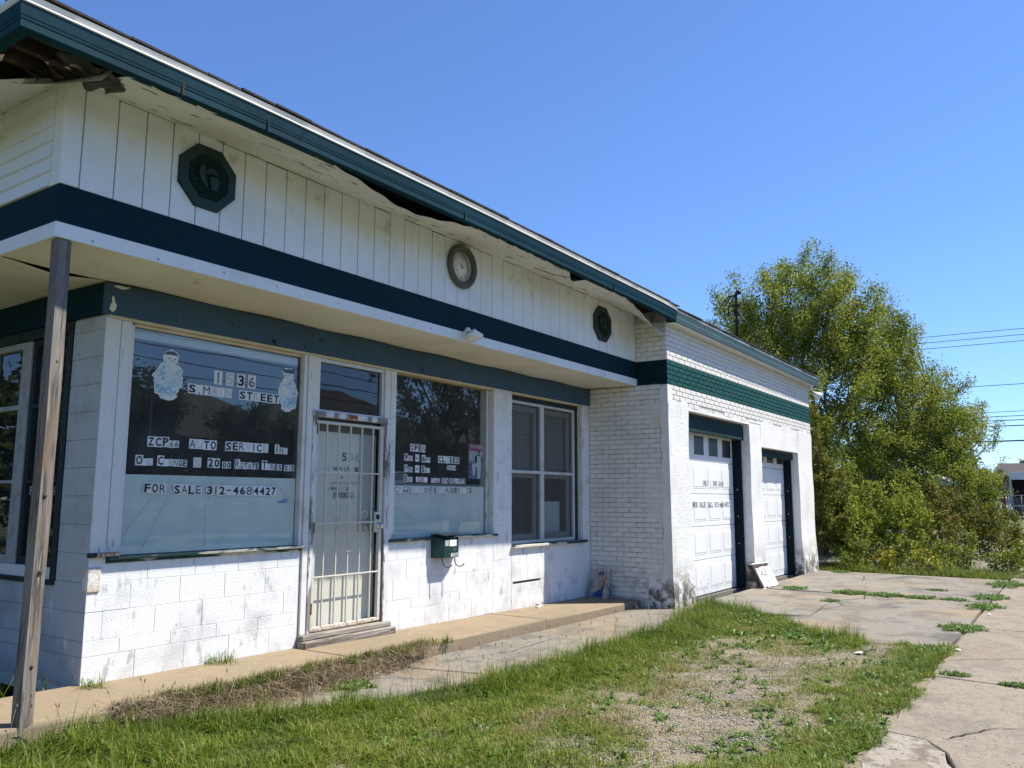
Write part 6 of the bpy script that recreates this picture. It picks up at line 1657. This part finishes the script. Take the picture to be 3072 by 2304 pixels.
# ------------------------------------------------------------------ across the street, mirrored in the glass
def house(x, y, w, dp, hw, hr, mw, mr, label):
    h_ = thing('street_house', (x, y, -.25), label, 'house')
    mb = MB(); mb.box(x - w / 2, x + w / 2, y - dp, y, -.25, hw, mw); mb.build('wall', h_)
    e = .5
    mb = MB(); mb.add([(x - w / 2 - e, y + e, hw), (x + w / 2 + e, y + e, hw), (x + w / 2 + e, y - dp - e, hw), (x - w / 2 - e, y - dp - e, hw), (x - w * .12, y - dp / 2, hr), (x + w * .12, y - dp / 2, hr)],
                      [(0, 1, 5, 4), (1, 2, 5), (2, 3, 4, 5), (3, 0, 4), (3, 2, 1, 0)], mr); mb.build('roof', h_)
    for k in range(int(w // 2.4)):
        wx = x - w / 2 + 1.2 + k * 2.4
        for z in ((1.0, 2.4),) + (((3.6, 4.9),) if hw > 5 else ()):
            mb = MB(); mb.box(wx - .45, wx + .45, y, y + .03, z[0], z[1], M_doorglass); wn = mb.build('window', h_)
            mb = MB(); mb.box(wx - .55, wx + .55, y + .001, y + .05, z[0] - .1, z[0] - .002, M_white); mb.build('sill', wn)
    mb = MB(); mb.box(x - .5, x + .5, y, y + .04, -.1, 2.1, M_td); mb.build('door', h_)
house(21.5, -27, 10.5, 9, 4.0, 6.7, mat('house_wall_tan', (.10, .09, .08), .9), M_shingle, 'dark roofed house across the street mirrored in the left shop window')
house(33.5, -29, 9.5, 9, 5.6, 8.2, mat('house_wall_brick', (.09, .055, .045), .9), M_shingle, 'two storey brick house across the street mirrored in the glass')
house(11, -30, 8, 8, 3.2, 5.2, mat('house_wall_grey', (.14, .14, .14), .9), M_shingle, 'low grey house across the street mirrored at the left of the glass')
house(48, -30, 11, 9, 5.2, 8.0, MATS['house_wall_tan'], M_shingle, 'tall house at the far end across the street mirrored in the right window')
for i, (x, y, h, w, lb) in enumerate(((18.5, -21.5, 5.4, 2.2, 'rounded street tree mirrored before the roof in the large shop window'), (29.5, -24.5, 6.2, 2.2, 'street tree mirrored between the two roofs in the glass'), (26.5, -17.5, 10.0, 4.0, 'large street tree mirrored in the right shop window'), (36, -19, 9.5, 4.0, 'second street tree mirrored in the right shop window'), (14.5, -24, 6.5, 2.4, 'small street tree mirrored at the left of the large shop window'), (24.5, -20, 5.0, 1.8, 'young street tree mirrored low in the large shop window'), (50, -22, 9, 4.0, 'far street tree mirrored in the double window'))):
    make_tree('street_tree', (x, y, -.25), [((x, y, h * .62), (w, w, h * .36), 1.0), ((x, y, h * .4), (w * .8, w * .8, h * .2), .4)], 240, 70, .17, M_farleaf, lb, 'tree', 500 + i, .24, 1, group='street trees mirrored in the glass', twig=.5, spread=.40)
for i, (x, y, h, w, lb) in enumerate(((-6.8, 5.5, 7, 3.0, 'near unseen tree added left of the shop to block sky light'), (-7.5, 10, 7.5, 3.0, 'middle unseen tree added left of the shop to block sky light'), (-9, 15, 8, 3.6, 'tree beyond the left side of the shop mirrored in the side window'), (-14, 22, 9, 4.5, 'second tree beyond the left side of the shop mirrored in the side window'), (-6, 24, 8, 4, 'third tree beyond the left side of the shop mirrored in the side window'))):  # first two added out of view to darken the side wall
    make_tree('side_yard_tree', (x, y, -.25), [((x, y, h * .36), (w * 1.2, w * 1.2, h * .38), 1.0)], 230, 70, .26, M_farleaf, lb, 'tree', 520 + i, .22, 1, group='side yard trees', twig=.6, spread=.5)  # crowns brought down to the ground to darken the window reflection

for k, (z, y) in enumerate(((6.2, -17.0), (5.9, -17.2), (5.45, -17.1), (5.0, -17.1))):
    mb = MB(); mb.tube([(x, y, z + .00022 * (x - 30) ** 2 * .5) for x in range(-60, 121, 6)], .016, M_wire, 5, cap=False)
    tag(mb.build('street_wire', off=Vector((0, y, z))), ('uppermost', 'second', 'third', 'lowest')[k] + ' street wire mirrored in the shop glass', 'power line', 'street wires mirrored in the glass')
